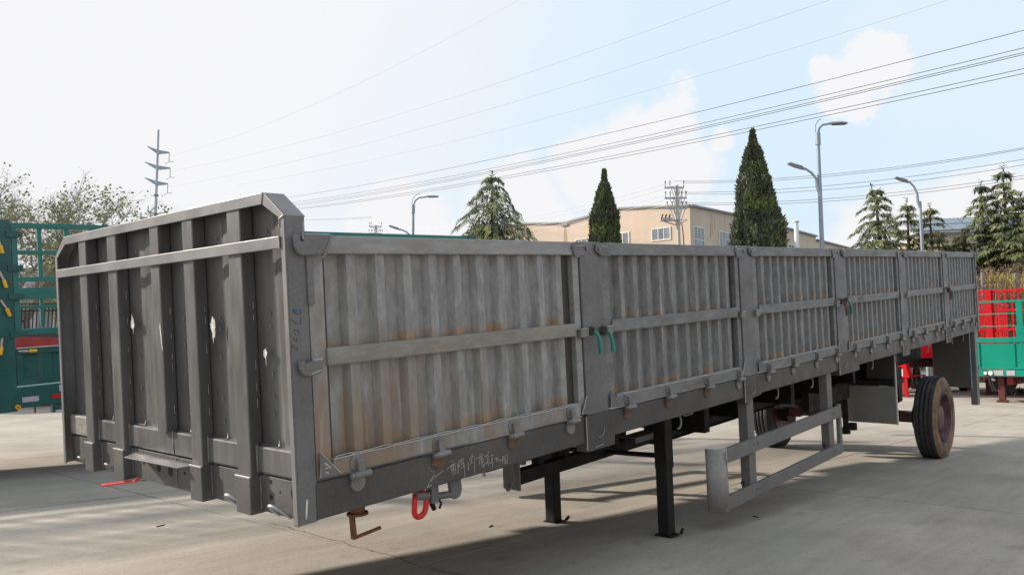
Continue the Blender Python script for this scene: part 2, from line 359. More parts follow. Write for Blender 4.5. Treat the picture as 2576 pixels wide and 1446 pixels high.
# ragged surface cracks as thin irregular ribbons, and a few bits of litter
def crack(pts, wd):
    b = MB(); pp = []
    for k in range(len(pts) - 1):
        a = Vector(pts[k]); c = Vector(pts[k + 1]); n = max(2, int((c - a).length / .07))
        for q in range(n): pp.append(a.lerp(c, q / n) + Vector((rg.gauss(0, .011), rg.gauss(0, .011))))
    pp.append(Vector(pts[-1])); vs = []; fs = []
    for k, p in enumerate(pp):
        d = (pp[min(k + 1, len(pp) - 1)] - pp[max(k - 1, 0)]).normalized(); nrm = Vector((-d.y, d.x)) * wd * rg.uniform(.2, 1)
        vs += [(p.x + nrm.x, p.y + nrm.y, .001), (p.x - nrm.x, p.y - nrm.y, .001)]
    fs = [(2 * k, 2 * k + 1, 2 * k + 3, 2 * k + 2) for k in range(len(pp) - 1)]
    return b.add(vs, fs)
for pts, wd in (([(1.52, 2.9), (1.5, 2.2), (1.44, 1.25), (1.40, .85), (1.5, .3)], .007), ([(1.44, 1.25), (1.62, 1.1), (2.1, 1.02)], .006), ([(-1.2, 4.6), (.3, 5.3), (1.4, 4.9)], .005)):
    crack(pts, wd).build('crack', 'joint', g, recalc=False)
for (x, y, rz, L_) in ((2.55, 1.46, .4, .055), (4.2, .1, 1.2, .05), (1.9, 5.9, .2, .12), (.6, 7.3, 1, .07), (.9, 3.4, .3, .06), (8.2, -2.3, .7, .06)):
    o = MB().box(-L_ * .6, L_ * .6, -.006, .006, .0, .005).build('metal_scrap', 'black', None)
    o.location = (x, y, .001); o.rotation_euler = (0, 0, rz)
    tag(o, {2.55: 'thin dark metal scrap on sunlit concrete left of the landing leg', 4.2: 'thin dark scrap on shaded concrete below the side guard', 1.9: 'long dark sliver lying in the shadow band at left', .6: 'dark sliver on pale concrete near the left edge beyond the shadow', .9: 'small dark sliver on the concrete in the left foreground', 8.2: 'dark sliver on shaded concrete at lower right'}[x], 'scrap')
# round drain lid in the yard under the rear of the trailer
dl = MB(); dl.cyl((0, 0, 0), (0, 0, .006), .14, n=20); o = dl.build('drain_cover', 'black', None); o.location = (13.2, 5.2, .001)
tag(o, 'small dark round cover in the sunlit concrete seen beneath the rear of the trailer', 'drain cover')

# ------------------------------------------------------------------ the bare steel semi-trailer
TM = Matrix(((0.995914, -0.001896, -0.09029, -.055), (0, 0.99978, -0.020995, -.013), (0.090309, 0.02091, 0.995694, .612), (0, 0, 0, 1)))
T = thing('semi_trailer', 'unpainted grey steel dropside semi-trailer, nose low, filling the foreground', 'trailer')
T.matrix_world = TM
W = 2.5; L = 11.73; ZH = .163; ZT = 1.165
POST = [(1.882, 2.092), (3.923, 4.143), (5.935, 6.165), (7.947, 8.144), (9.846, 10.031)]
# edge beams
for y0, y1, s in ((0, .07, 1), (W - .07, W, -1)):
    b = MB(); b.box(.012, L, y0, y1, 0, ZH - .012)
    b.build('side_beam', 'dark', T, bevel=.004)
MB().box(.02, L - .02, .072, W - .072, .055, .115).build('load_floor', 'dark', T)
cb = MB()
for k in range(24): x = .3 + k * .49; cb.box(x, x + .06, .075, W - .075, -.02, .05)
c = cb.build('cross_members', 'black', T)
# ---- side panels
def sheet(x0, x1, z0, z1, yo, yi, pitch=.148, side=1):
    """trapezoid corrugation, ribs proud to yo, valleys at yi"""
    pr = []; n = int((x1 - x0) / pitch); pitch = (x1 - x0) / n; x = x0; pr.append((x0, yi))
    for k in range(n):
        a = x0 + k * pitch
        pr += [(a + .48 * pitch, yi), (a + .60 * pitch, yo), (a + .90 * pitch, yo), (a + .985 * pitch, yi)]
    pr.append((x1, yi)); b = MB(); vs = []
    for (x, y) in pr: vs += [(x, y, z0), (x, y, z1)]
    for (x, y) in pr: vs += [(x, y + side * .003, z0), (x, y + side * .003, z1)]
    m_ = len(pr) * 2; fs = []
    for k in range(len(pr) - 1): fs += [(2 * k, 2 * k + 2, 2 * k + 3, 2 * k + 1), (m_ + 2 * k, m_ + 2 * k + 1, m_ + 2 * k + 3, m_ + 2 * k + 2)]
    return b.add(vs, fs)
PAN = [(.03, 1.872), (2.102, 3.913), (4.153, 5.925), (6.175, 7.937), (8.154, 9.836), (10.041, 11.66)]
hinge_cache = {}
def arc_ring(x, z, r, a0, a1, t=.005, y=-.004, n=14, rt=.004):
    return [(x + r * math.cos(a0 + (a1 - a0) * i / n), y, z + r * math.sin(a0 + (a1 - a0) * i / n)) for i in range(n + 1)]
def hinge_parts(par, x, col):
    """disc on the rail, disc on the beam, barrel pin and tongue, ring of weld"""
    zu = ZH + .035; zl = ZH - .048
    b = MB(); b.cyl((x, -.016, zu), (x, .0, zu), .040, n=22)
    h = b.build('hinge', 'hinge' , par, smooth=True)
    MB().cyl((x, -.011, zl), (x, .0, zl), .037, n=22).build('hinge_disc', col, h, smooth=True)
    MB().tube(arc_ring(x, zu, .043, R(10), R(178)), .0035, n=6).build('weld_ring', 'weld', h, smooth=True)
    MB().tube(arc_ring(x, zl, .039, R(185), R(330)), .0022, n=6).build('weld_ring', 'hinge', h, smooth=True)
    MB().cyl((x - .034, -.03, ZH - .012), (x + .05, -.03, ZH - .012), .015, n=14).cyl((x - .05, -.03, ZH - .012), (x - .034, -.03, ZH - .012), .012, n=10).build('hinge_pin', 'hinge', h, smooth=True)
    MB().prism([(x - .018, zu + .02), (x + .014, zu + .02), (x + .026, ZH - .012), (x - .012, ZH - .012)], 'y', -.036, -.012).build('hinge_tongue', 'hinge', h, bevel=.004)
for k, (a, b_) in enumerate(PAN):
    sm = 'sheet1' if k == 0 else 'sheet2'; RL = 'rail' if k == 0 else 'rail2'
    p = sheet(a + .105, b_ - .135, ZH + .06, ZT - .07, .013, .050).build('side_panel', sm, T, recalc=False)
    p['label'] = ('front side panel stained brown and olive at its lower front corner', 'second side panel from the front, grey with faint rust at the foot of its ribs', 'third side panel from the front', 'fourth side panel from the front', 'fifth side panel, rust mark on its top rail', 'rearmost side panel with a bluish tint')[k]
    rm = 'railrust' if k == 0 else 'rail2'
    # stiles
    MB().box(a, a + .075, .004, .05, ZH + .006, ZT - .075).build('stile', 'rail2' if k else 'sheet1', p, bevel=.003)
    MB().box(a + .075, a + .104, .035, .05, ZH + .06, ZT - .075).build('recess_shade', 'hingeback', p)  # near-black strip: shade of the recess beside the stile, put in as colour
    MB().box(b_ - .055, b_, .004, .05, ZH + .006, ZT - .075).build('stile', RL, p, bevel=.003)
    MB().box(b_ - .1345, b_ - .056, .040, .052, ZH + .06, ZT - .075).build('recess_shade', 'hingeback', p)  # same painted recess shade, wider at the rear stile
    MB().box(a + (.07 if k == 0 else .045), b_ - .02, -.012, .05, ZT - .076, ZT).build('top_rail', RL, p, bevel=.005)
    MB().box(a + .07, b_ - .068, -.012, .045, .622, .697).build('middle_rail', rm, p, bevel=.005)
    MB().box(a + .075, b_ - .06, -.010, .05, ZH + .004, ZH + .072).build('bottom_rail', 'rail2' if k else 'sheet1', p, bevel=.004)
    # wavy weld bead along the rails, triangular gussets, grind marks
    wb = []
    nseg = 26
    for q in range(nseg + 1):
        x = a + .09 + (b_ - a - .17) * q / nseg; wb.append((x, .0 + .004 * math.sin(q * 1.7), ZH + .078 + .003 * math.sin(q * 2.1)))
    MB().tube(wb, .003, n=5).build('weld_line', 'weld', p, smooth=True)
    MB().tube([(a + .072, -.014, ZH + .0735), (b_ - .062, -.014, ZH + .0735)], .002, n=5).build('rail_edge', 'bright', p)
    MB().prism([(a + .006, ZH + .008), (a + .105, ZH + .008), (a + .006, ZH + .112)], 'y', -.018, -.008).build('gusset', 'post', p, bevel=.002)
    MB().tube([(a + .105, -.018, ZH + .01), (a + .006, -.018, ZH + .112), (a + .004, -.016, ZH + .01)], .003, n=5).build('weld_line', 'weld', p)
    MB().prism([(b_ - .058, ZH + .008), (b_ - .006, ZH + .008), (b_ - .006, ZH + .112)], 'y', -.018, -.008).build('gusset', 'post', p, bevel=.002)
    MB().tube([(b_ - .058, -.018, ZH + .01), (b_ - .006, -.018, ZH + .112)], .0032, n=5).build('weld_line', 'weld', p)
    # corner latch plates of the top rail
    for s, xx in ((-1, a), (1, b_)):
        if k == 0 and s < 0: continue
        q = MB(); q.prism([(xx - s * .05, ZT + .002), (xx + s * .075, ZT - .012), (xx + s * .085, ZT - .05), (xx + s * .03, ZT - .08), (xx - s * .06, ZT - .085), (xx - s * .085, ZT - .03)], 'y', -.024, -.0125)
        o = q.build('corner_latch', 'post', p, bevel=.002)
        MB().cyl((xx + s * .05, -.034, ZT - .038), (xx + s * .05, -.02, ZT - .038), .014, n=12).build('latch_bolt', 'hinge', o, smooth=True)
        MB().tube([(xx - s * .05, -.02, ZT - .024), (xx + s * .03, -.025, ZT - .024)], .004, n=6).build('weld_line', 'weld', o)
        # side latch box at mid height
        q = MB().box(min(xx - s * .045, xx + s * .03), max(xx - s * .045, xx + s * .03), -.03, -.002, .612, .66)
        o = q.build('side_latch', 'hinge', p, bevel=.003)
        MB().tube([(xx - s * .045, -.031, .661), (xx + s * .02, -.031, .663)], .004, n=6).build('weld_line', 'weld', o)
    n = 4 if k < 4 else 4
    xs = {0: (.226, .696, 1.226, 1.714)}.get(k) or tuple(a + f for f in (.19, .68, 1.21, 1.71 if b_ - a > 1.7 else 1.5))
    for q, x in enumerate(xs): hinge_parts(p, x, 'hrust' if (k in (0, 1) and q in (0, 1, 2) and not (k == 0 and q == 0)) else 'hinge')
# far side panels (plain inside faces, seen edge-on or not at all, but they shade the yard)
for (a, b_) in PAN:
    MB().box(a, b_, W - .05, W - .004, ZH + .006, ZT).build('side_panel', 'sheet2', T, bevel=.004)
# ---- posts with flared foot
for k, (a, b_) in enumerate(POST):
    for side in (0, 1):
        y0, y1 = ((-.006, .07) if side == 0 else (W - .07, W + .006))
        zb = -.05
        if k == 0: foot = [(a - .022, zb - .003), (b_ + .048, zb - .003), (b_ + .048, ZH - .006), (b_, ZH - .006)]
        elif k == 1: foot = [(a - .022, zb + .02), (a + .03, zb - .01), (a + .09, zb + .03), (b_ + .048, zb + .04), (b_ + .048, ZH - .006), (b_, ZH - .006)]
        else: foot = [(a - .022, zb), (b_ + (.3 if k == 2 else .06), zb), (b_ + (.3 if k == 2 else .06), ZH * .25), (b_ + .06, ZH - .006), (b_, ZH - .006)]
        poly = [(a - .022, ZH - .006)] + foot + [(b_, ZT + .002), (a, ZT + .002), (a, ZH - .006)]
        q = MB(); q.prism([(a - .002, ZH - .006), (b_ + .002, ZH - .006), (b_ + .002, ZT + .004), (a - .002, ZT + .004)], 'y', y0, y1)
        po = q.build('side_post', 'post', T, bevel=.004)
        q = MB(); q.prism([(a - .022, ZH - .008)] + foot[:-1] , 'y', y0 - .002 if side == 0 else y0, y1 if side == 0 else y1 + .002)
        q.build('post_foot', 'dark', po, bevel=.003)
        if side == 0:
            MB().tube([(a - .024, -.01, ZH - .01), (a - .024, -.01, zb + .01)], .004, n=6).build('weld_line', 'weld', po)
            xm = (a + b_) / 2 + (.0 if k else .0)
            MB().tube(arc_ring(xm, .058, .042, R(-150), R(20), y=-.010), .003, n=6).build('ring_mark', 'hinge', po)
            MB().tube(arc_ring(xm, .058, .043, R(-60), R(-5), y=-.0105), .003, n=6).build('weld_mark', 'weld', po)
            if k == 0: MB().tube([(a + .05, -.011, -.035), (a + .13, -.011, -.030)], .002, n=5).build('scratch', 'weld', po)
# ---- locking levers with rubber grips on the posts
def lever(xc, zc, gm, sgn, bend):
    o = MB().cyl((xc, -.035, zc), (xc, -.004, zc), .026, n=14).cyl((xc - .004, -.05, zc + .012), (xc - .004, -.02, zc + .012), .01, n=8).build('lock_lever', 'hingeback', T, smooth=True)
    pts = [(xc, -.045, zc), (xc + .012, -.055, zc - .018), (xc + .018 + bend, -.058, zc - .05), (xc + .026 + bend, -.06, zc - .075), (xc + .028 + bend, -.06, zc - .135)]
    MB().tube(pts, [.008, .010, .011, .0125, .0125], n=10).build('grip', gm, o, smooth=True)
    return o
MT['ragred'] = mat('faded red cloth', (.16, .07, .07), .9, 0, .4, 20)
for (x, z, g_, bd) in ((1.935, .645, 'grip', .004), (2.06, .64, 'grip', .006), (6.0, .655, 'ragred', .012), (6.12, .66, 'grip', .02), (9.93, .665, 'ragred', .0), (9.99, .66, 'grip', .03)):
    lever(x, z, g_, 1, bd)
# front corner: hook plate over the headboard post, and mid-height hook
hp = MB().prism([(-.045, ZT + .0), (-.045, ZT - .05), (-.03, ZT - .078), (-.01, ZT - .085), (.09, ZT - .078), (.13, ZT + .0), (.0, ZT), (-.006, ZT - .01), (-.006, ZT - .028), (-.022, ZT - .028), (-.022, ZT)], 'y', -.034, -.016).build('hook_plate', 'post', T, bevel=.002)
MB().tube([(.13, -.034, ZT), (.112, -.035, ZT - .04), (.095, -.034, ZT - .078), (.075, -.034, ZT - .1)], [.005, .007, .006, .004], n=6).build('weld_line', 'hinge', hp)
MB().tube([(.0, -.03, ZT + .002), (.125, -.03, ZT + .002)], .0035, n=5).build('weld_line', 'weld', hp)
MB().tube([(-.012, -.038, ZT - .02), (-.008, -.038, ZT + .05)], .002, n=5).build('scratch', 'weld', hp)
hp = MB().prism([(-.045, .655), (-.045, .625), (-.03, .598), (.0, .59), (.055, .602), (.062, .65), (.0, .652), (-.012, .64), (-.022, .64), (-.022, .655)], 'y', -.034, -.012).build('hook_plate', 'post', T, bevel=.003)
MB().cyl((-.014, -.038, .634), (-.014, -.02, .634), .012, n=12).build('bolt', 'hinge', hp, smooth=True)
MB().tube([(.012, -.03, .655), (.058, -.03, .654)], .006, n=6).build('weld_line', 'weld', hp)
MB().tube([(.0, -.036, .6), (.05, -.036, .612)], .003, n=5).build('weld_line', 'weld', hp)
MB().box(.02, .05, -.01, .004, .88, ZT - .08).build('stop_strip', 'post', T, bevel=.002)

# ---- headboard
XF = -.069; XB = .012
hb = MB()
ribs = [(2.047, 2.151), (1.639, 1.753), (1.135, 1.232), (.783, .884), (.356, .466)]
edges = [W - .03] + [e for r in ribs for e in (r[1], r[0])] + [.03]
pr = [(W - .03, .004)]
for i in range(0, len(edges), 2):
    y1, y0 = edges[i], edges[i + 1]; ym = (y0 + y1) / 2
    pr += [(y1, .004), (ym + .06, .006), (ym + .01, .008), (ym - .01, .001), (y0 + .0, -.022)]
    if i + 2 < len(edges): pr += [(edges[i + 2], .004)]
def hz(y):   # top outline (chamfered corners)
    c = .15; return ZTOP if c <= y <= W - c else ZTOP - (c - min(y, W - y)) * .70
ZTOP = 1.345
vs = []; fs = []
for (y, x) in pr: vs += [(x, y, .285), (x, y, hz(y) - .01)]
for k in range(len(pr) - 1): fs.append((2 * k, 2 * k + 1, 2 * k + 3, 2 * k + 2))
hb.add(vs, fs)
HB = hb.build('headboard', 'head', T, recalc=False)
for i, (y0, y1) in enumerate(ribs):
    zb = .285 if i == 2 else -.004
    MB().box(XF + .006, .0, y0, y1, zb, ZTOP - .012).build('rib', 'head', HB, bevel=.005)
    if i != 2:
        MB().box(XF - .006, .004, y0 - .006, y1 + .006, -.01, .152).build('rib_sleeve', 'front', HB, bevel=.005)
        MB().tube([(XF - .004, y0 - .006, .153), (XF - .004, y1 + .006, .153)], .0025, n=5).build('weld_line', 'weld', HB)
# perimeter frame: corner posts, chamfers, top rail (channel sections)
for s in (0, 1):
    f = (lambda y: y) if s == 0 else (lambda y: W - y)
    def ybox(m_, x0, x1, a, b, z0, z1): return m_.box(x0, x1, min(f(a), f(b)), max(f(a), f(b)), z0, z1)
    q = MB(); ybox(q, XF, XF + .005, 0, .034, -.008, 1.245); ybox(q, XF + .005, .024, 0, .006, -.004, 1.245); ybox(q, .012, .024, .006, .1, .16, 1.245)
    cp = q.build('corner_post', 'post', HB, bevel=.003)
    MB().box(XF - .002, XF, min(f(.003), f(.031)), max(f(.003), f(.031)), .0, 1.235).build('post_flange', 'headlight', cp, bevel=.0008)
    # chamfer piece
    A = (0, 1.243); B = (.15, ZTOP + .008); dA = (.036, 1.235); dB = (.163, ZTOP - .04)
    q = MB(); pl = [(f(A[0]), A[1]), (f(B[0]), B[1]), (f(dB[0]), dB[1]), (f(dA[0]), dA[1])]
    q.prism(pl, 'x', XF - .001, XF + .006); q.prism([pl[0], pl[1], (pl[1][0] + (.004 if s == 0 else -.004), pl[1][1] - .006), (pl[0][0] + (.005 if s == 0 else -.005), pl[0][1] - .003)], 'x', XF + .006, .03)
    q.build('corner_chamfer', 'headlight', HB, bevel=.002)
q = MB(); q.box(XF - .001, XF + .006, .151, W - .151, ZTOP - .040, ZTOP + .008); q.box(XF + .006, .03, .151, W - .151, ZTOP + .002, ZTOP + .008)
q.build('top_rail', 'headlight', HB, bevel=.002)
MB().tube([(XF - .003, .152, ZTOP + .008), (XF - .003, .164, ZTOP - .04)], .003, n=5).tube([(XF - .003, .002, 1.243), (XF - .003, .034, 1.232), (XF - .003, .036, 1.20)], .004, n=5).build('weld_line', 'weld', HB)
MB().box(XF - .007, XF + .004, .036, W - .03, 1.113, 1.163).build('middle_rail', 'headlight', HB, bevel=.003)
MB().tube([(XF - .008, .036, 1.165), (XF - .008, .036, 1.112)], .003, n=5).build('weld_line', 'weld', HB)
gaps = [(2.151, W - .02), (1.753, 2.047), (1.232 - .0, 1.639), (.884, 1.232), (.466, .783), (.034, .356)]
gaps = [(2.157, W - .015), (1.759, 2.041), (.89, 1.633), (.472, .777), (.036, .35)]
for i, (a, b_) in enumerate(gaps):
    o = MB().box(-.034, .01, a, b_, .168, .284).build('lower_rail', 'head', HB, bevel=.008)
    if i == 0: o['label'] = 'rust coloured end of the lower rail'; o.data.materials[0] = MT['railrust']
    o = MB().box(-.022, .01, a, b_, .0, .157).build('front_beam', 'front', HB, bevel=.003)
# weld beads on the ribs and bays: one joined part
wl = MB(); rw = random.Random(5)
for i, (y0, y1) in enumerate(ribs):
    for z in (.42, .55, .67, .8, .93, 1.2):
        zz = z + rw.uniform(-.05, .05); h = rw.uniform(.012, .022)
        if z < 1.05: wl.tube([(-.018, y0 - .003, zz - h), (-.018, y0 - .003, zz + h)], .0024, n=5)
        wl.tube([(.0, y0 - .1 - rw.uniform(0, .01), zz - .04 - h * .6), (.0, y0 - .1, zz - .04 + h * .6)], .0022, n=5)
    wl.tube([(-.035, y0 - .008, .29), (-.035, y0 - .008, .17)], .004, n=5)
    wl.tube([(-.024, y0 - .008, .15), (-.024, y0 - .008, .01)], .003, n=5)
    ym = y0 - .14
    if ym > 0: wl.tube([(-.01, ym - .01, .288), (-.004, ym, .294), (.0, ym, .31)], .005, n=5)
tag(wl.build('weld_beads', 'tick', HB), kind='stuff')
def smear(pts, x, name='paint_smear', m_='smear'):
    b = MB(); r_ = random.Random(int(pts[0][0] * 1000)); out_ = []; n0 = len(pts)
    cy = sum(p[0] for p in pts) / n0; cz = sum(p[1] for p in pts) / n0
    for i in range(n0):
        (a0, b0), (a1, b1) = pts[i], pts[(i + 1) % n0]
        for q in range(5):
            t = q / 5; k_ = .8 + r_.uniform(-.18, .12); out_.append((cy + (a0 + (a1 - a0) * t - cy) * k_, cz + (b0 + (b1 - b0) * t - cz) * k_))
    n = len(out_); b.add([(x, p[0], p[1]) for p in out_], [tuple(range(n))])
    for q in range(9 if name == 'paint_smear' else 0):      # dragged streaks below and beside the patch
        y_ = cy + r_.uniform(-.007, .007); z_ = cz - r_.uniform(.0, .02); l_ = r_.uniform(.015, .05); w_ = r_.uniform(.001, .003)
        b.add([(x - .0003, y_ - w_, z_), (x - .0003, y_ + w_, z_), (x - .0003, y_ + w_ * .3, z_ - l_), (x - .0003, y_ - w_ * .3, z_ - l_)], [(0, 1, 2, 3)]); return b.build(name, m_, HB, recalc=False)
smear([(1.56, .885), (1.572, .85), (1.585, .83), (1.58, .80), (1.56, .79), (1.545, .76), (1.547, .79), (1.53, .81), (1.535, .85), (1.55, .87)], -.026 - .0)
smear([(1.16, .83), (1.15, .84), (1.142, .80), (1.134, .72), (1.13, .66), (1.139, .68), (1.148, .74), (1.156, .79)], XF + .004)
ring = [(.69, .865), (.675, .85), (.662, .82), (.665, .78), (.68, .72), (.685, .76), (.694, .70), (.70, .76), (.715, .79), (.72, .82), (.705, .845)]
smear(ring, -.0295)
smear([(.688, .835), (.68, .83), (.677, .815), (.684, .805), (.692, .81), (.694, .825)], -.0305, 'dark_spot', 'head')
smear([(.285, .70), (.262, .71), (.25, .685), (.268, .655), (.29, .67)], -.020)
# holes and sockets in the front beam, tow hooks
for (y, z, r) in ((2.221, .083, .033), (.085, .104, .033), (.27, .135, .010), (.27, .07, .011), (.2, .1, .005), (1.33, .08, .02), (1.2, .075, .024), (1.05, .085, .009), (1.5, .09, .012), (.95, .09, .02)):
    MB().cyl((-.0235, y, z), (-.021, y, z), r, n=20).build('hole', 'black', HB)
for k, y in enumerate((2.235, 1.85, .54, .185)):
    pts = [(-.03 - .05 * math.sin(a), y + .045 * math.cos(a), .012 + .045 * math.sin(a)) for a in [R(d) for d in range(-20, 201, 20)]]
    MB().tube(pts, .007, n=8).build('rope_hook', 'hinge' if k < 2 else 'galv', HB, smooth=True)
# folding step plate under the lower rail
MB().prism([(-.135, 1.47), (-.036, 1.56), (-.036, .905), (-.118, .92)], 'z', .139, .143).build('step_plate', 'headlight', HB, bevel=.001)
MB().box(.10, .12, .9, 1.62, -.06, -.001).build('coupler_plate', 'front', T, bevel=.003)
MB().tube([(-.1, 1.86, -.058), (-.04, 1.57, -.01), (-.02, 1.56, -.004)], .008, n=8).build('release_rod', 'redring', T, smooth=True)
# marker writing and chalk writing
CHALK = [[[0.7704,0.0976],[0.7969,0.0989]],[[0.7509,0.0663],[0.7738,0.0752],[0.806,0.0874]],[[0.7942,0.0882],[0.7918,0.0816],[0.7975,0.0791],[0.7954,0.0625],[0.7898,0.051]],[[0.7785,0.0729],[0.7768,0.0465]],[[0.7796,0.0741],[0.7996,0.0801],[0.8092,0.0768],[0.8073,0.0489],[0.8031,0.0455]],[[0.7849,0.0667],[0.7968,0.0679]],[[0.7843,0.0577],[0.8001,0.0588]],[[0.7985,0.0648],[0.7878,0.0514],[0.7953,0.0457],[0.7865,0.0312]],[[0.7889,0.0385],[0.7972,0.0453],[0.8031,0.0307],[0.8109,0.044]],[[0.8224,0.0828],[0.8219,0.0602]],[[0.8344,0.0976],[0.8311,0.0783],[0.824,0.0613],[0.8229,0.0303]],[[0.8257,0.0581],[0.8363,0.0674],[0.8347,0.0734]],[[0.8438,0.0902],[0.8543,0.0968],[0.8621,0.0925],[0.8597,0.0872],[0.8451,0.0785],[0.8486,0.0722]],[[0.8439,0.0916],[0.8484,0.0693],[0.863,0.0766],[0.8593,0.0815]],[[0.8414,0.0536],[0.8556,0.0566],[0.8721,0.0627]],[[0.863,0.0766],[0.8654,0.0532],[0.8688,-0.0003]],[[0.8942,0.0735],[0.8925,0.0336]],[[0.9038,0.0804],[0.915,0.0941],[0.9336,0.0951],[0.9393,0.0868],[0.9337,0.0212],[0.9323,0.0157]],[[0.924,0.1055],[0.923,0.0898],[0.9061,0.054]],[[0.9156,0.0724],[0.9252,0.0626]],[[0.9712,0.0962],[0.9934,0.0973]],[[0.947,0.0788],[0.9724,0.0836],[1.0056,0.09]],[[0.9739,0.0746],[0.972,0.0472]],[[0.9761,0.0756],[0.9972,0.0761],[1.003,0.0677],[0.9956,0.053]],[[0.9894,0.0849],[0.9903,0.0686],[0.9874,0.0574],[0.9929,0.0447]],[[0.9798,0.0684],[0.9946,0.0692]],[[0.9839,0.0522],[0.9958,0.0558]],[[0.9908,0.0451],[0.9871,0.037],[1.0007,0.0358],[0.9958,0.0258]],[[0.996,0.0294],[1.0141,0.045]],[[1.0374,0.1012],[1.0412,0.0946]],[[1.0387,0.0891],[1.032,0.0859]],[[1.0121,0.0763],[1.0254,0.0827],[1.0405,0.0844]],[[1.023,0.0802],[1.0311,0.0728]],[[1.0441,0.0748],[1.0309,0.0699]],[[1.0287,0.0688],[1.0302,0.0597],[1.0432,0.0617]],[[1.0174,0.0459],[1.0381,0.0508],[1.0445,0.0496]],[[1.0301,0.0582],[1.0333,0.0429],[1.0385,0.0256]],[[1.0267,0.0412],[1.0223,0.0391]],[[1.042,0.0442],[1.0502,0.0382]],[[1.057,0.0739],[1.0747,0.0781]],[[1.0625,0.0744],[1.0611,0.0554],[1.0565,0.0355]],[[1.0713,0.0609],[1.0666,0.0559],[1.0651,0.0042]],[[1.0861,0.0537],[1.0993,0.0543]],[[1.0952,0.058],[1.0963,0.0429]],[[1.0982,0.0545],[1.1103,0.0537],[1.1073,0.0438],[1.0968,0.0353]],[[1.1082,0.0556],[1.118,0.0388],[1.1228,0.0439],[1.1266,0.0342],[1.1361,0.0429]],[[1.146,0.0562],[1.1413,0.0224]],[[1.1482,0.0558],[1.1571,0.0541]],[[1.1598,0.0612],[1.1733,0.0595],[1.1804,0.0484],[1.1746,0.0161],[1.1565,0.0158]],[[1.1521,0.0475],[1.1679,0.0476]],[[1.1565,0.0467],[1.149,0.036],[1.1671,0.0372]],[[1.1528,0.0263],[1.1647,0.0346],[1.1684,0.0233],[1.1545,0.0184]],[[0.6192,0.0058],[0.644,0.0372],[0.6702,0.0573]],[[0.6192,0.0058],[0.65,0.0133]],[[0.6436,0.0316],[0.6831,0.049],[0.7292,0.067]],[[0.6364,0.0964],[0.6399,0.0915]],[[0.6505,0.0796],[0.6561,0.0765]],[[0.6616,0.0737],[0.6691,0.0703]],[[0.054,0.23],[0.0833,0.2051],[0.0579,0.2079]],[[0.0557,0.1913],[0.0718,0.1838]]]
MARKER = [[[-0.0504,0.864],[-0.0466,0.8531],[-0.0276,0.8437],[-0.014,0.8461],[-0.0124,0.8591],[-0.0265,0.8636],[-0.0504,0.864]],[[-0.0612,0.8271],[-0.0401,0.8098],[-0.0173,0.803],[-0.0139,0.8314]],[[-0.0493,0.7705],[-0.0486,0.7835],[-0.0311,0.7785],[-0.0263,0.7689],[-0.0284,0.7629]],[[-0.0495,0.7667],[-0.0407,0.7661],[-0.0445,0.761]],[[-0.0529,0.7516],[-0.0397,0.7507],[-0.0371,0.7343],[-0.0492,0.7383],[-0.0531,0.7493]],[[-0.0639,0.712],[-0.0624,0.7225],[-0.0541,0.7142],[-0.0451,0.7005],[-0.0379,0.7022],[-0.0373,0.7129]]]
BLUE = [[[-0.0521,0.8656],[-0.014,0.8631]],[[-0.0514,0.8622],[-0.0142,0.8589]],[[-0.048,0.8585],[-0.018,0.8563]]]
def strokes(data, name, m_, y, wd, par, n=4):
    b = MB()
    for s in data:
        if len(s) == 1: continue
        b.tube([(p[0], y, p[1]) for p in s], wd, n=n)
    return b.build(name, m_, par)
strokes(CHALK[:-8], 'chalk_writing', 'chalk', -.0015, .0011, T)
strokes(CHALK[-8:-2], 'chalk_arrow', 'chalk', -.0015, .0012, T)
strokes(CHALK[-2:], 'chalk_mark', 'chalk', -.0185, .003, T)
strokes(MARKER, 'pen_numbers', 'marker', -.0005, .0013, HB)
strokes(BLUE, 'pen_mark', 'bluemark', -.0007, .0024, HB)
MB().prism([(-.038, .02), (-.03, .02), (-.022, .095), (-.03, .098)], 'y', -.0025, -.0005).build('paint_dab', 'smear', HB)

# ---- twist lock, chain link and bracket under the beam
tl = MB().cyl((.295, .1, .0), (.295, .1, -.045), .034, n=16).cyl((.295, .1, -.045), (.295, .1, -.055), .048, n=18).build('twist_lock', 'rust', T, smooth=True)
MB().prism([(.255, -.055), (.275, -.055), (.282, -.152), (.27, -.160), (.26, -.155)], 'y', .09, .112).prism([(.266, -.160), (.272, -.146), (.42, -.136), (.42, -.15)], 'y', .094, .108).build('lock_handle', 'rust', tl, bevel=.003)
def oval(cx, cz, rx, rz, y, tilt=0, n=28):
    pts = []
    for i in range(n + 1):
        a = 2 * math.pi * i / n; ca, sa = math.cos(a), math.sin(a)
        px = rx * ca; pz = rx * sa + (rz - rx) * (1 if sa > 0 else -1)
        pts.append((cx + px + pz * tilt, y, cz + pz))
    return pts
MB().tube(oval(.618, -.078, .036, .055, .05, .12), .0135, n=12, caps=False).build('chain_link', 'redring', T, smooth=True)
br = MB().cyl((.59, .05, -.03), (.665, .05, -.045), .022, n=14).box(.675, .72, .03, .07, -.085, .0).cyl((.72, .05, -.062), (.83, .05, -.075), .017, n=12).build('link_bracket', 'post', T, smooth=True)
MB().prism([(.80, 0), (.875, 0), (.882, -.06), (.868, -.092), (.835, -.1), (.808, -.088), (.808, -.045)], 'y', .035, .06).build('curved_lug', 'post', br, bevel=.004)
MB().tube([(.735, .05, -.075), (.742, .04, -.1), (.72, .03, -.115)], .006, n=6).cyl((.69, .05, -.09), (.705, .05, -.12), .012, n=8).build('hook', 'black', br, smooth=True)

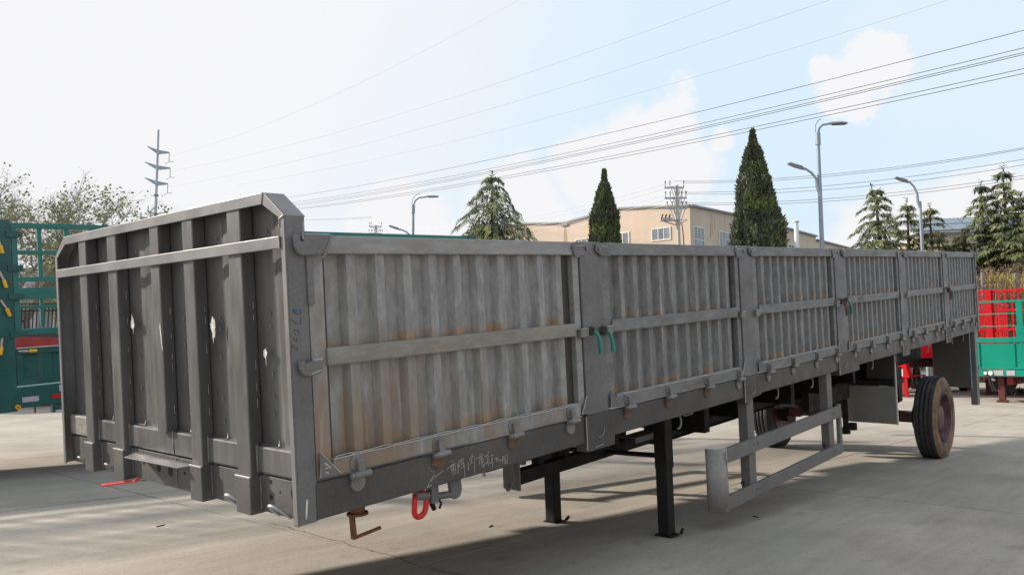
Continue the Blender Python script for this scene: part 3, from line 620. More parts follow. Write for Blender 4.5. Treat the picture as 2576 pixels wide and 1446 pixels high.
# ---- chassis
for y in (.72, W - .80):
    q = MB(); q.box(2.05, 3.72, y, y + .08, -.375, -.285); q.box(3.72, L - .35, y, y + .08, -.385, .0); q.box(3.72, L - .35, y - .03, y + .11, -.392, -.385)
    bm_ = q.build('main_beam', 'black', T, bevel=.003)
    for x, ww in ((2.28, .06), (2.58, .05), (3.3, .05)): MB().box(x, x + ww, y + .01, y + .07, -.285, .0).build('beam_strut', 'black' , bm_)
    MB().box(2.03, 2.05, y - .03, y + .11, -.40, -.02).build('end_plate', 'guard', bm_, bevel=.002)
MB().tube([(1.93 + .055 * math.cos(R(a)), .7, -.285 + .085 * math.sin(R(a))) for a in range(85, -100, -15)], .014, n=8).build('hose_hook', 'guard', T, smooth=True)
MB().box(3.28, 3.62, .6, .74, -.262, -.256).box(3.28, 3.62, .6, .605, -.30, -.262).build('support_shelf', 'guard', T, bevel=.001)
for (x, y) in ((2.8, .62), (2.96, .60)):
    MB().prism([(x, -.02), (x + .1, -.02), (x + .12, -.2), (x + .09, -.3), (x + .02, -.25)], 'y', y, y + .05).build('winch_bracket', 'black', T, bevel=.003)
# inverted loops under the near beam
for k, x in enumerate((2.95, 4.55, 5.3, 6.95, 7.75, 9.05, 10.25, 10.85)):
    MB().tube([(x + .04 * math.sin(R(a)), .03 + .0 * a, -.045 + .045 * math.cos(R(a))) for a in range(-20, 201, 20)], .007, n=7).build('rope_hook', 'hinge', T, smooth=True)
for (x, y) in ((3.42, .25), (6.3, .2), (9.75, .2)):
    MB().tube([(x, y, -.01), (x, y, -.085), (x + .12, y, -.085), (x + .12, y, -.01)], .005, n=6).build('wire_bracket', 'galv', T)
# crossbars & black clutter beneath, seen behind the guard
q = MB()
for x in (3.9, 4.7, 5.6, 6.4, 7.3): q.box(x, x + .08, .35, W - .35, -.3, -.02)
q.box(6.4, 7.6, .5, .58, -.5, -.3); q.box(6.4, 7.6, W - .6, W - .52, -.5, -.3)
q.build('chassis_crossbar', 'black', T)
MB().cyl((4.6, 1.25, -.42), (6.1, 1.25, -.42), .13, n=20).build('air_tank', 'black', T, smooth=True)
MB().cyl((7.0, .95, -.30), (7.9, .95, -.30), .12, n=18).build('air_tank', 'black', T, smooth=True)
# ---- landing legs
for (xt, xb, yt, yb, zt, zb, zf) in ((3.135, 3.125, .27, .27, .0, -.888, -.905), (3.0, 2.985, 1.2, 1.2, -.02, -.9, -.917)):
    hw = .046
    lg = MB(); lg.add([(xt - hw, yt - .046, zt), (xt + hw, yt - .046, zt), (xt + hw, yt + .046, zt), (xt - hw, yt + .046, zt), (xb - hw, yb - .046, zb), (xb + hw, yb - .046, zb), (xb + hw, yb + .046, zb), (xb - hw, yb + .046, zb)],
        [(0, 3, 2, 1), (4, 5, 6, 7), (0, 1, 5, 4), (1, 2, 6, 5), (2, 3, 7, 6), (3, 0, 4, 7)])
    lo = lg.build('landing_leg', 'legsteel', T, bevel=.008)
    MB().box(xt - hw - .004, xt + hw + .004, yt - .05, yt + .05, zt - .42, zt).build('outer_sleeve', 'black', lo, bevel=.006)
    MB().box(xb - .055, xb + .062, yb - .07, yb + .07, zf, zb).build('foot_plate', 'legsteel', lo, bevel=.005)
    MB().cyl((xb + .03, yb - .1, zb + .015), (xb + .1, yb - .07, zb + .015), .012, n=8).build('foot_pin', 'black', lo)
MB().cyl((3.12, .3, -.33), (3.02, 1.2, -.34), .018, n=10).build('leg_cross_shaft', 'black', T, smooth=True)
MB().tube([(3.2, 1.1, -.35), (3.26, 1.08, -.42), (3.27, 1.08, -.5)], .012, n=8).build('crank_handle', 'galv', T, smooth=True)
# ---- side guards
def guard(y, s, detail):
    f = lambda a: y + s * a
    def bx(m_, x0, x1, a, b, z0, z1): return m_.box(x0, x1, min(f(a), f(b)), max(f(a), f(b)), z0, z1)
    go = bx(MB(), 3.57, 5.86, 0, .03, -.442, -.332).build('side_guard', 'guard', T, bevel=.004)
    bx(MB(), 3.57, 5.86, 0, .03, -.785, -.685).build('lower_rail', 'guard', go, bevel=.004)
    bx(MB(), 5.862, 5.92, -.001, .034, -.785, -.318).build('end_upright', 'guard', go, bevel=.003)
    n = 8; vs = []; fs = []
    for i in range(n + 1):
        a = R(90) * i / n; x = 3.568 - .11 * math.sin(a); yy = f(.115 - .115 * math.cos(a))
        vs += [(x, yy, -.79), (x, yy, -.325)]
    for i in range(n): fs.append((2 * i, 2 * i + 2, 2 * i + 3, 2 * i + 1))
    no = MB().add(vs, fs).build('guard_nose', 'guardnose', go, smooth=True, recalc=False); sm = no.modifiers.new('thick', 'SOLIDIFY'); sm.thickness = .004
    for x in (4.0, 5.68):
        bx(MB(), x, x + .05, .032, .11, -.79, .0).build('guard_strut', 'guard', go, bevel=.004)
        bx(MB(), x + .05, x + .115, .032, .042, -.79, .0).build('strut_face', 'guard', go, bevel=.003)
        MB().tube([(x - .10 + .02 * math.cos(R(a)), f(.05), -.665 + .02 * math.sin(R(a))) for a in range(-60, 200, 20)], .006, n=6).build('wire_hook', 'black', go)
    if detail:
        rr = random.Random(8); q = MB()
        for k in range(6):
            x = 3.555; z = -.34 - k * .004; q.tube([(x - .02 * k * .5, y - .003 - .0, z), (x, y - .004, z - .05 - .01 * k), (x + .006, y - .004, z - .09 - .02 * k)], .0012, n=4)
            x = 3.56; q.tube([(x + .004, y - .004, -.70), (x - .004, y - .004, -.745), (x - .03 - .004 * k, y + .002, -.785)], .0012, n=4)
        q.build('wire_strands', 'weld', go)
guard(0.0, 1, True); guard(W, -1, False)
# ---- wheels
def wheel(y_out, s, z, x, dirty):
    """tyre from y_out inwards; s=+1 for the near side"""
    rr = .52; f = lambda a: y_out + s * a
    prof = [(.30, .035), (.33, .012), (.40, .0), (.455, .006), (.492, .02)]
    tread = [(.507, .03), (.514, .05), (.518, .075), (.508, .079), (.508, .087), (.52, .091), (.52, .125), (.509, .129), (.509, .138), (.52, .142), (.52, .177), (.508, .181), (.508, .189), (.518, .193), (.514, .218), (.507, .24)]
    back = [(.492, .25), (.455, .264), (.40, .27), (.33, .258), (.30, .235), (.285, .16), (.285, .1)]
    t_ = MB().lathe([(r, f(a) - y_out) for r, a in tread], (x, y_out, z), n=56, closed=False)
    wo = t_.build('wheel', 'rubber', T, recalc=False, smooth=True); 
    sm = wo.modifiers.new('thick', 'SOLIDIFY'); sm.thickness = .004
    MB().lathe([(r, f(a) - y_out) for r, a in prof + [(.507, .03)]], (x, y_out, z), n=56, closed=False).build('tyre_wall', 'rubberdust' if dirty else 'rubber', wo, smooth=True)
    MB().lathe([(r, f(a) - y_out) for r, a in [(.507, .24)] + back], (x, y_out, z), n=56, closed=False).build('tyre_wall', 'rubber', wo, smooth=True)
    for rr_ in (.36, .425, .468): MB().tube([(x + rr_ * math.cos(R(a)), f(.004 if rr_ < .45 else .010), z + rr_ * math.sin(R(a))) for a in range(0, 361, 9)], .0045, n=5, caps=False).build('sidewall_ridge', 'rubberdust' if dirty else 'rubber', wo, smooth=True)
    lug = MB()
    for i in range(60):
        a = 2 * math.pi * i / 60; c_, s_ = math.cos(a), math.sin(a)
        for (o0, o1) in ((.03, .072), (.196, .238)):
            vs = []
            for r_ in (.505, .521):
                for da in (-.028, .028):
                    for oo in (o0, o1): vs.append((x + r_ * math.cos(a + da), f(oo), z + r_ * math.sin(a + da)))
            lug.add(vs, [(0, 1, 3, 2), (4, 6, 7, 5), (0, 4, 5, 1), (2, 3, 7, 6), (0, 2, 6, 4), (1, 5, 7, 3)])
    tag(lug.build('tread_blocks', 'rubber', wo), kind='stuff')
    rim = MB().lathe([(.30, .02), (.293, .012), (.286, .03), (.28, .09), (.262, .12), (.235, .125), (.225, .105), (.16, .085), (.15, .06), (.13, .05), (.0, .05), (.0, .2), (.28, .2)], (x, y_out, z) if s > 0 else (x, y_out, z), n=40, closed=False) if s > 0 else MB().lathe([(.30, -.02), (.286, -.03), (.28, -.09), (.262, -.12), (.0, -.12), (.0, -.2), (.28, -.25), (.3, -.255)], (x, y_out, z), n=40, closed=False)
    ro = rim.build('rim', 'rim' if dirty else 'redprim', wo, smooth=True)
    if s > 0:
        for i in range(10):
            a = 2 * math.pi * i / 10
            px, pz = x + .19 * math.cos(a), z + .19 * math.sin(a)
            MB().cyl((px, f(.07), pz), (px, f(.105), pz), .014, n=6).build('wheel_nut', 'rim', ro)
        MB().lathe([(.302, .018), (.306, .012), (.306, .022)], (x, y_out, z), n=48).build('lock_ring', 'hingeback', ro, smooth=True)
    return wo
wheel(-.065, 1, -.955, 9.36, True)
wheel(2.3, -1, -.985, 9.30, False)
ax = MB().box(9.27, 9.41, .2, 2.1, -1.03, -.90).build('axle', 'redaxle', T, bevel=.006)
for y in (.19, 1.95): MB().cyl((9.34, y, -.965), (9.34, y + .1, -.965), .17, n=24).build('brake_drum', 'black', ax, smooth=True)
for y in (.62, 1.78):
    q = MB()
    for k in range(6): q.box(8.72 + k * .05, 9.86 - k * .05, y, y + .09, -.86 + k * .016, -.847 + k * .016)
    q.build('leaf_spring', 'black', ax, bevel=.002)
    q = MB(); q.prism([(8.62, -.385), (8.85, -.385), (8.8, -.85), (8.66, -.85)], 'y', y - .02, y + .11); q.prism([(9.72, -.385), (9.95, -.385), (9.92, -.85), (9.78, -.85)], 'y', y - .02, y + .11); q.build('spring_hanger', 'black', T, bevel=.004)
    MB().cyl((9.0, y + .14, -.78), (9.16, y + .14, -.78), .09, n=18).build('brake_chamber', 'black', T, smooth=True)
MB().box(7.9, 9.0, .9, 1.6, -.62, -.39).build('brake_valve_box', 'black', T, bevel=.01)
for x, z in ((7.5, -.44), (8.35, -.5)): MB().cyl((x, .62, z), (x, .62, z - .1), .016, n=8).build('valve_tag', 'lamp', T)
MB().box(7.78, 7.86, .62, .66, -.9, -.4).cyl((7.76, .62, -.88), (7.76, .62, -.95), .05, n=12).cyl((7.93, .6, -.85), (7.93, .6, -.93), .05, n=12).build('hose_bracket', 'black', T)
# bulkhead, hoses and pipes round the running gear
MB().box(8.28, 8.4, .78, 1.85, -.76, .0).box(8.3, 8.38, .4, .78, -.45, .0).build('bulkhead', 'black', T, bevel=.004)
for (a_, b_2, c_2) in (((6.3, .5, -.18), (7.3, .48, -.42), (8.2, .55, -.3)), ((6.6, .62, -.2), (7.6, .6, -.5), (8.3, .7, -.42)), ((8.4, .9, -.5), (8.9, .8, -.75), (9.2, .75, -.7))):
    a_, b_2, c_2 = Vector(a_), Vector(b_2), Vector(c_2)
    MB().tube([a_.lerp(b_2, t / 8).lerp(b_2.lerp(c_2, t / 8), t / 8) for t in range(9)], .012, n=6).build('air_hose', 'black', T, smooth=True)
MB().cyl((9.15, .45, -.86), (9.15, .62, -.86), .035, n=10).cyl((9.15, .45, -.86), (9.02, .45, -.72), .018, n=8).build('slack_adjuster', 'redaxle', T, smooth=True)
for y in (.52, 1.78): MB().box(9.25, 9.43, y, y + .18, -1.05, -.86).build('axle_clamp', 'redprim', T, bevel=.006)
for x in (4.02, 5.70):
    for z in (-.38, -.735):
        for dx in (.012, .075): MB().cyl((x + dx, -.008, z), (x + dx, .0, z), .008, n=6).build('guard_bolt', 'hinge', T)
# ---- diamond plate mudguard in front of the wheel
dp_ = MB().box(8.0, 8.012, .12, .728, -.845, -.408).build('mudguard', 'diamond', T, bevel=.001)
q = MB(); rr = random.Random(2)
for i in range(22):
    for j in range(16):
        y = .14 + i * .0272; z = -.835 + j * .0272; a = R(45 if (i + j) % 2 else -45); dx = .009 * math.cos(a); dz = .009 * math.sin(a); nx = -.0025 * math.sin(a); nz = .0025 * math.cos(a)
        q.add([(7.9995, y - dx, z - dz), (7.9995, y + nx, z + nz), (7.9995, y + dx, z + dz), (7.9995, y - nx, z - nz), (7.997, y, z)], [(0, 1, 4), (1, 2, 4), (2, 3, 4), (3, 0, 4)])
tag(q.build('tread_pattern', 'diamond', dp_), kind='stuff')
MB().box(8.0, 8.03, .108, .1195, -.85, -.02).build('mudguard_edge', 'bright', dp_, bevel=.001)
MB().box(7.995, 8.35, .13, .74, -.405, -.345).build('guard_support', 'black', dp_, bevel=.004)
MB().box(8.2, 8.21, .14, .5, -.4, -.08).build('dusty_back_plate', 'greygloss', dp_)
# ---- rear plate, rear leg, tail
rp = MB().box(11.5, 11.51, .09, .60, -.838, -.04).build('rear_plate', 'greygloss', T, bevel=.002)
MB().box(11.495, 11.512, .082, .0895, -.84, -.0).build('plate_edge', 'bright', rp)
MB().box(11.56, 11.70, .03, .12, -1.10, -.0).build('rear_leg', 'post', T, bevel=.006)
MB().box(11.565, 11.695, 2.38, 2.47, -1.10, -.0).build('rear_leg', 'post', T, bevel=.006)
MB().box(11.665, L + .02, -.006, .07, .0, ZT - .005).build('rear_post', 'post', T, bevel=.004)
MB().box(11.665, L + .02, W - .07, W + .006, .0, ZT - .005).build('rear_post', 'post', T, bevel=.004)
MB().box(L - .03, L + .01, .072, W - .072, .05, ZT - .02).build('tailgate', 'sheet2', T, bevel=.004)
MB().prism([(11.73, .90), (11.9, .86), (11.9, .84), (11.73, .95)], 'y', -.02, .03).build('tail_flag', 'black', T)

# ------------------------------------------------------------------ dark green stake trailer parked alongside, beyond
GM = TM @ Matrix.Translation((0, 6.8, 0))
GT = thing('stake_trailer', 'dark green stake-side trailer with an open bar cage, yellow lever grips, left behind the headboard', 'trailer')
GT.matrix_world = GM
ga, gb_ = -5.0, 8.05
def cage_panel(a, b_, z0, z1, bars, rows, par, m_='tealbar', w_=.05, y=.0):
    fr = MB().box(a, b_, y, y + .04, z1 - w_ * 1.15, z1).build('cage_frame', m_, par, bevel=.003)
    MB().box(a, b_, y, y + .04, z0, z0 + w_ * 1.3).build('cage_rail', m_, fr, bevel=.003)
    MB().box(a, a + .055, y, y + .04, z0 + w_ * 1.3, z1 - w_ * 1.15).build('cage_upright', m_, fr, bevel=.003)
    MB().box(b_ - .055, b_, y, y + .04, z0 + w_ * 1.3, z1 - w_ * 1.15).build('cage_upright', m_, fr, bevel=.003)
    for z, h in rows: MB().box(a + .055, b_ - .055, y + .004, y + .036, z, z + h).build('cage_rail', m_, fr, bevel=.003)
    for x, ww, c0, c1 in bars: MB().box(x, x + ww, y + .008, y + .034, c0, c1).build('cage_bar', m_, fr, bevel=.002)
    return fr
MB().box(ga, gb_, .0, .07, -.07, .15).build('side_beam', 'teal', GT, bevel=.006)
MB().box(ga, gb_, 2.43, 2.5, -.07, .15).build('side_beam', 'teal', GT, bevel=.006)
MB().box(ga, gb_, .0705, 2.43, .0, .06).build('load_floor', 'teal', GT)
MB().box(ga + .1, gb_ - .1, .5, 2.0, -.11, .0).build('chassis', 'black', GT)
gposts = [(.70, .965), (-2.9, -2.65), (4.25, 4.48), (7.85, 8.05), (-5.0, -4.8)]
for a, b_ in gposts:
    p_ = MB().box(a, b_, -.01, .08, -.1, 1.93).build('side_post', 'teal', GT, bevel=.006)
spans = [(-4.79, -2.91), (-2.64, .69), (.975, 4.24), (4.49, 7.84)]
for i, (a, b_) in enumerate(spans):
    for y in (.0,):
        # dropside: framed corrugated board
        d = sheet(a + .06, b_ - .06, .235, .5, y + .012, y + .036, .3).build('dropside', 'teal', GT, recalc=False)
        for bb in ((a, b_, .495, .563), (a, b_, .165, .235)): MB().box(bb[0], bb[1], y, y + .045, bb[2], bb[3]).build('board_rail', 'teal', d, bevel=.003)
        for xx in (a, b_ - .06): MB().box(xx, xx + .06, y + .001, y + .044, .2355, .4945).build('board_upright', 'teal', d, bevel=.003)
        MB().tube([(a + .005, y - .002, .17), (a + .06, y - .002, .232), (b_ - .06, y - .002, .2355)], .003, n=5).build('weld_line', 'tealbar', d)
        if y == 0: MB().tube([(a, -.003, .563), (b_, -.003, .563)], .004, n=5).build('bright_edge', 'lamp', d)
        n = max(2, round((b_ - a) / .27)); st = (b_ - a) / n
        up = [(a + st * k - .02, .042 if k % 2 else .05, 1.30, 1.885) for k in range(1, n)]
        lo = [(a + st * k - .02, .055 if k % 2 == 0 else .035, .775, 1.10) for k in range(1, n)]
        cage_panel(a, b_, 1.14, 1.90, up, [(1.56, .045), (1.27, .05)], GT, y=y)
        cage_panel(a, b_, .70, 1.138, lo, [(.98, .035)], GT, y=y)
# levers on the post
for j, (z, dx, hz_) in enumerate(((1.72, .0, 0), (1.36, .01, 0), (1.06, .02, 0), (.66, -.02, 0), (.53, .0, 1))):
    if hz_: pts = [(.99, -.02, z), (1.04, -.03, z), (1.09, -.03, z - .004)]; end = (1.16, -.03, z - .006)
    else: pts = [(.845 + dx * 0, -.02, z + .02), (.85 + dx, -.035, z - .03), (.86 + dx * 1.5, -.04, z - .07)]; end = (.875 + dx * 2.2 if z != .66 else .815, -.04, z - .15)
    lv = MB().tube(pts, .011, n=8).build('lock_lever', 'pink', GT, smooth=True)
    MB().cyl(pts[-1], end, .019, n=10).build('lever_grip', 'yellow', lv, smooth=True)
    if not hz_: MB().box(.92, 1.07, -.03, -.002, z + .02, z + .085).build('latch_plate', 'teal', lv, bevel=.004)
MB().box(1.01, 1.17, -.006, -.0005, -.015, .04).build('reflector', 'reflgrey', GT)
MB().box(1.30, 1.62, -.006, -.0005, -.01, .04).build('reflector', 'reflred', GT)
MB().cyl((.96, -.035, -.055), (.96, .0, -.055), .026, n=16).build('side_lamp', 'yellow', GT, smooth=True)
MB().cyl((.96, -.045, -.055), (.96, -.036, -.055), .013, n=12).build('lamp_lens', 'orange', GT, smooth=True)
MB().tube([(.7 + .035 * math.cos(R(a)), -.012, -.02 + .045 * math.sin(R(a))) for a in range(-80, 10, 15)], .003, n=5).build('ring_mark', 'lamp', GT)
MB().cyl((1.32, .03, -.12), (1.6, .03, -.12), .02, n=10).box(1.30, 1.33, .0, .06, -.16, -.07).build('winch_bar', 'teal', GT, smooth=True)
MB().box(1.13, 1.145, .02, .05, -.14, -.07).build('bracket', 'teal', GT)
# two characters of the sign on its beam, in strokes
LT = [[(.0, .88), (.22, .98)], [(.55, .8), (.7, 1.05)], [(.0, .8), (.8, .86)], [(.12, .0), (.12, .7), (.72, .76), (.72, .04), (.12, .0)], [(.12, .47), (.72, .53)], [(.12, .24), (.72, .29)], [(.35, .82), (.32, .72)],
      [(.92, .9), (1.0, .8)], [(.88, .6), (1.0, .62), (.95, .12), (.86, .02)], [(1.12, .72), (1.7, .8)], [(1.36, 1.0), (1.34, .6), (1.15, .2)], [(1.38, .6), (1.65, .22)], [(.9, .05), (1.3, .0), (1.75, .02)]]
b = MB()
for s in LT: b.tube([(1.37 + p[0] * .075, -.003, .066 + p[1] * .06) for p in s], .0042, n=5)
b.build('lettering', 'letter', GT)
# wheels and legs of the green trailer (its rear stands out of sight behind the grey one)
for x in (-3.6,):
    pass
def plain_wheel(parent, c_, r, wdt, axis='y', mw='rubber', mr_='rim'):
    prof = [(r * .56, -wdt / 2 + .02), (r * .62, -wdt / 2), (r * .88, -wdt / 2), (r, -wdt / 2 + .05), (r, wdt / 2 - .05), (r * .88, wdt / 2), (r * .62, wdt / 2), (r * .56, wdt / 2 - .02)]
    wo = MB().lathe(prof, c_, axis=axis, n=32).build('wheel', mw, parent, smooth=True)
    MB().lathe([(.01, -.04), (r * .3, -.05), (r * .5, -.09), (r * .57, -.12), (r * .57, .12), (.01, .1)], c_, axis=axis, n=24, closed=False).build('rim', mr_, wo, smooth=True)
    return wo
for x in (6.6,):
    for y in (.3, 2.2):
        plain_wheel(GT, (x, y, -.69), .5, .28)
for y in (.55, 1.95): MB().box(-2.2, -2.08, y - .06, y + .06, -.38, -.02).box(-2.26, -2.02, y - .12, y + .12, -.40, -.38).build('landing_leg', 'black', GT, bevel=.005)

# red dropside trailer behind the green one
RT = thing('dropside_trailer', 'red dropside trailer seen through the cage of the dark green trailer', 'trailer')
RT.location = (0, 0, 0)
rz = .0
MB().box(3.0, 7.70, 22.0, 22.06, 1.0, 1.94).build('side_board', 'reddark', RT, bevel=.006)  # darker red puts this board's shade into its colour
MB().box(7.73, 9.0, 22.0, 22.06, .98, 1.88).build('side_board', 'red', RT, bevel=.006)  # brighter red from here on paints the boards as lit
MB().box(9.03, 10.6, 22.0, 22.06, .97, 1.80).build('side_board', 'red', RT, bevel=.006)
MB().box(10.63, 15.5, 22.0, 22.06, .95, 1.72).build('side_board', 'red', RT, bevel=.006)
MB().box(3.0, 15.5, 24.4, 24.46, 1.0, 2.0).build('side_board', 'reddark', RT, bevel=.006)
MB().box(3.0, 15.5, 22.0, 24.46, .8, .95).build('bed', 'reddark', RT, bevel=.006)
MB().box(2.94, 3.0, 22.06, 24.4, 1.0, 1.9).build('end_board', 'red', RT, bevel=.006)
MB().box(3.4, 15.0, 22.7, 23.6, .6, .8).build('chassis', 'black', RT)
for x in (12.4, 13.6):
    for y in (22.25, 24.2): plain_wheel(RT, (x, y, .5), .5, .28)
for y in (22.8, 23.5): MB().box(6.4, 6.52, y, y + .12, 0, .7).build('landing_leg', 'reddark', RT)

# unseen hall added behind the camera to keep sky light off the trailer
WK = thing('sky_block_hall', 'long grey hall added out of view behind the camera to block sky light', 'building', (0, -13, 0))
MB().box(-28, 45, -12, 0, 0, 8.5).build('wall', 'shed', WK)
MB().prism([(-12.4, 8.5), (.5, 8.5), (.5, 8.7), (-6, 10.4), (-12.4, 8.7)], 'x', -28.5, 45.5).build('roof', 'parapet', WK)
for k in range(6): MB().box(-24 + k * 12, -19.5 + k * 12, .001, .06, 0, 5).build('sliding_door', 'parapet', WK)

# ------------------------------------------------------------------ yard at the right: green platform trailer and red cage trailers
JT = thing('platform_trailer', 'jade green platform trailer with a railed headboard and twin round lamps, right edge', 'trailer', (24.0, .25, 0))
BW = 2.42
q = MB().box(0, 12, 0, BW, .93, 1.0).build('platform', 'jade', JT, bevel=.008)
MB().box(-.02, .03, .03, BW - .06, .94, 1.665).build('headboard_plate', 'jade', JT, bevel=.005)
MB().box(-.05, .04, .0, BW - .03, 1.68, 1.82).build('headboard_cap', 'jade', JT, bevel=.01)
MB().box(-.045, .03, .03, BW - .06, .93, .99).build('ledge', 'jade', JT, bevel=.01)
for y in (.75, 1.45, 2.32): MB().box(-.045, -.021, y, y + .05, .995, 1.66).build('plate_stiffener', 'jade', JT, bevel=.004)
fb = MB().box(-.04, .05, 0, BW - .03, .73, .915).build('front_beam', 'jade', JT, bevel=.012)
MB().box(-.06, .1, BW - .028, BW, .67, 1.82).build('corner_post', 'jade', JT, bevel=.006)
for k, y in enumerate((2.2, 2.07)):
    l_ = MB().cyl((-.07, y, .825), (-.041, y, .825), .062, n=20).build('round_lamp', 'hingeback' if k == 0 else 'lamp', fb, smooth=True)
    MB().cyl((-.078, y, .825), (-.071, y, .825), .045, n=20).build('lamp_lens', 'lamp', l_, smooth=True)
for (y0, y1) in ((1.76, 1.99), (1.48, 1.68)):
    p_ = MB().box(-.05, -.041, y0, y1, .765, .90).build('rating_plate', 'reflgrey', fb, bevel=.003)
    for yy in (y0 + .012, y1 - .012):
        for zz in (.777, .888): MB().cyl((-.056, yy, zz), (-.05, yy, zz), .008, n=6).build('rivet', 'lamp', p_)
po = MB().box(-.03, .09, 1.23, 1.37, 2.0, 2.80).build('rail_post', 'jade', JT, bevel=.008)
MB().box(-.045, .1, 1.20, 1.40, 1.82, 2.13).build('post_bracket', 'jade', po, bevel=.006)
for yy, zz in ((1.26, 1.95), (1.32, 1.95), (1.26, 2.06)): MB().cyl((-.055, yy, zz), (-.044, yy, zz), .014, n=8).build('bolt', 'jade', po)
MB().box(-.03, .05, .1, BW + .12, 2.80, 2.86).build('top_rail', 'jade', JT, bevel=.008)
for z in (2.47, 2.12):
    MB().box(-.01, .025, 1.38, BW + .12, z, z + .035).build('guard_rail', 'jade', JT, bevel=.006)
    MB().box(-.01, .025, .1, 1.22, z, z + .035).build('guard_rail', 'jade', JT, bevel=.006)
MB().box(.02, .08, 2.36, 2.42, 1.82, 2.8).build('rail_post', 'jade', JT, bevel=.006)
MB().box(.3, 11.8, .7, .85, .5, .93).build('main_beam', 'reddark', JT); MB().box(.3, 11.8, 1.6, 1.75, .5, .93).build('main_beam', 'reddark', JT)
for y in (.55, 1.8):
    l_ = MB().box(-.02 + .25, .40, y, y + .16, .06, .80).build('landing_leg', 'redprim', JT, bevel=.008)
    MB().box(.18, .46, y - .05, y + .21, .0, .06).build('foot_plate', 'redprim', l_, bevel=.006)
MB().cyl((.6, 1.86, .56), (1.5, 2.15, .56), .30, n=28).build('air_tank', 'black', JT, smooth=True)
for (pts) in ([(.2, 2.15, .75), (.25, 2.1, .35), (.3, 1.9, .14), (.32, 1.7, .2), (.33, 1.55, .4)], [(.25, 1.95, .6), (.3, 1.8, .22), (.35, 1.6, .2), (.36, 1.45, .45)]):
    MB().tube(pts, .012, n=6).build('air_hose', 'black', JT, smooth=True)
MB().cyl((.2, 2.1, .66), (.2, 2.02, .62), .03, n=10).build('hose_coupling', 'lamp', JT, smooth=True)
for x in (8.5, 9.8, 11.1):
    for y in (.18, 2.24): plain_wheel(JT, (x, y, .5), .5, .28)
MB().box(.55, .62, .1, .7, .35, .9).build('side_plate', 'reddark', JT)
MB().tube([(-.08, 2.5, 1.34), (-.11, 2.53, 1.25), (-.12, 2.54, 1.16)], .015, n=8).build('lever', 'lamp', JT)
MB().cyl((-.12, 2.54, 1.17), (-.12, 2.54, 1.07), .028, n=10).build('lever_grip', 'yellow', JT, smooth=True)
def cage_front(root, x, y0, y1, z0, z1, n, m_, tops=3):
    st = (y1 - y0) / n
    for k in range(n + 1):
        y = y0 + k * st; MB().box(x - .02, x + .03, y - .026, y + .026, z0, z1).build('cage_bar', m_, root)
    for z in [z0 + (z1 - z0) * f for f in ((0, .33, .66, 1) if tops == 3 else (0, .5, 1))]:
        MB().box(x - .035, x - .021, y0 - .03, y1 + .03, z - .04, z + .04).build('cage_rail', m_, root, bevel=.006)
RC = thing('cage_trailer', 'red cage trailer with slatted front, behind the jade green platform trailer', 'trailer', (28.5, 1.75, 0))
cage_front(RC, 0, .0, 1.30, 1.55, 3.45, 7, 'red'); cage_front(RC, 0, 1.50, 2.5, 1.55, 3.45, 6, 'red')
MB().box(-.09, .09, 1.32, 1.48, .9, 3.5).build('corner_post', 'red', RC, bevel=.01); MB().box(-.06, .06, -.1, -.03, .9, 3.5).build('corner_post', 'red', RC, bevel=.01)
MB().box(-.05, 9, -.03, 2.5, .85, 1.5).build('bed', 'red', RC, bevel=.01)
MB().box(.045, .06, 1.62, 2.2, 2.85, 2.98).build('backlight_patch', 'reflgrey', RC)  # pale strip stands in for background light seen between the bars
q = MB()
for k in range(22):
    x = .3 + k * .39; q.box(x, x + .05, -.02, .02, 1.5, 3.4).box(x, x + .05, 2.46, 2.5, 1.5, 3.4)
q.box(.1, 9, -.025, .025, 3.4, 3.5).box(.1, 9, 2.455, 2.505, 3.4, 3.5).box(.1, 9, -.025, .025, 2.4, 2.46).box(.1, 9, 2.455, 2.505, 2.4, 2.46)
q.build('side_cage', 'red', RC)
MB().box(.2, 8.8, .8, 1.7, .55, .85).build('chassis', 'reddark', RC)
for y in (.6, 1.75): MB().box(1.2, 1.34, y, y + .14, 0, .9).build('landing_leg', 'redprim', RC)
for x in (6.6, 7.9):
    for y in (.2, 2.3): plain_wheel(RC, (x, y, .5), .5, .28)
RD = thing('hopper_trailer', 'red trailer with a curved sloping red cover, far right edge', 'trailer', (31.0, -.45, 0))
prof = [(0, .9), (0, 3.72), (.25, 3.86), (.7, 4.02), (1.3, 4.16), (1.9, 4.22), (2.5, 4.24), (2.95, 4.0), (2.95, .9)]
prof = [(2.95 - a, b) for a, b in prof]
MB().prism(prof, 'x', 0.1, 6.5).build('body', 'red', RD, bevel=.01)
MB().box(.0, .1, -.0, 2.95, 1.5, 1.6).box(0, .1, 0, 2.95, 2.5, 2.6).box(0, .1, 0, 2.95, 3.4, 3.5).build('front_beam', 'red', RD, bevel=.01)
for k in range(10): MB().box(.04, .09, .1 + k * .3, .16 + k * .3, 1.6, 3.4).build('front_bar', 'red', RD)
MB().box(.4, 6.4, .9, 2.0, .5, .9).build('chassis', 'reddark', RD)
for y in (.8, 2.0): MB().box(1.0, 1.14, y, y + .14, 0, .6).build('landing_leg', 'redprim', RD)
for x in (4.6, 5.8):
    for y in (.3, 2.6): plain_wheel(RD, (x, y, .5), .5, .28)
RE = thing('tipper_trailer', 'red trailer with warning stickers and red legs, seen beneath the rear of the grey trailer', 'trailer', (26.0, 4.75, 0))
MB().box(0, 9, 0, 2.5, 1.25, 1.75).build('bed', 'red', RE, bevel=.01)
MB().box(.2, 8.8, .3, 2.2, .95, 1.25).build('chassis', 'black', RE)
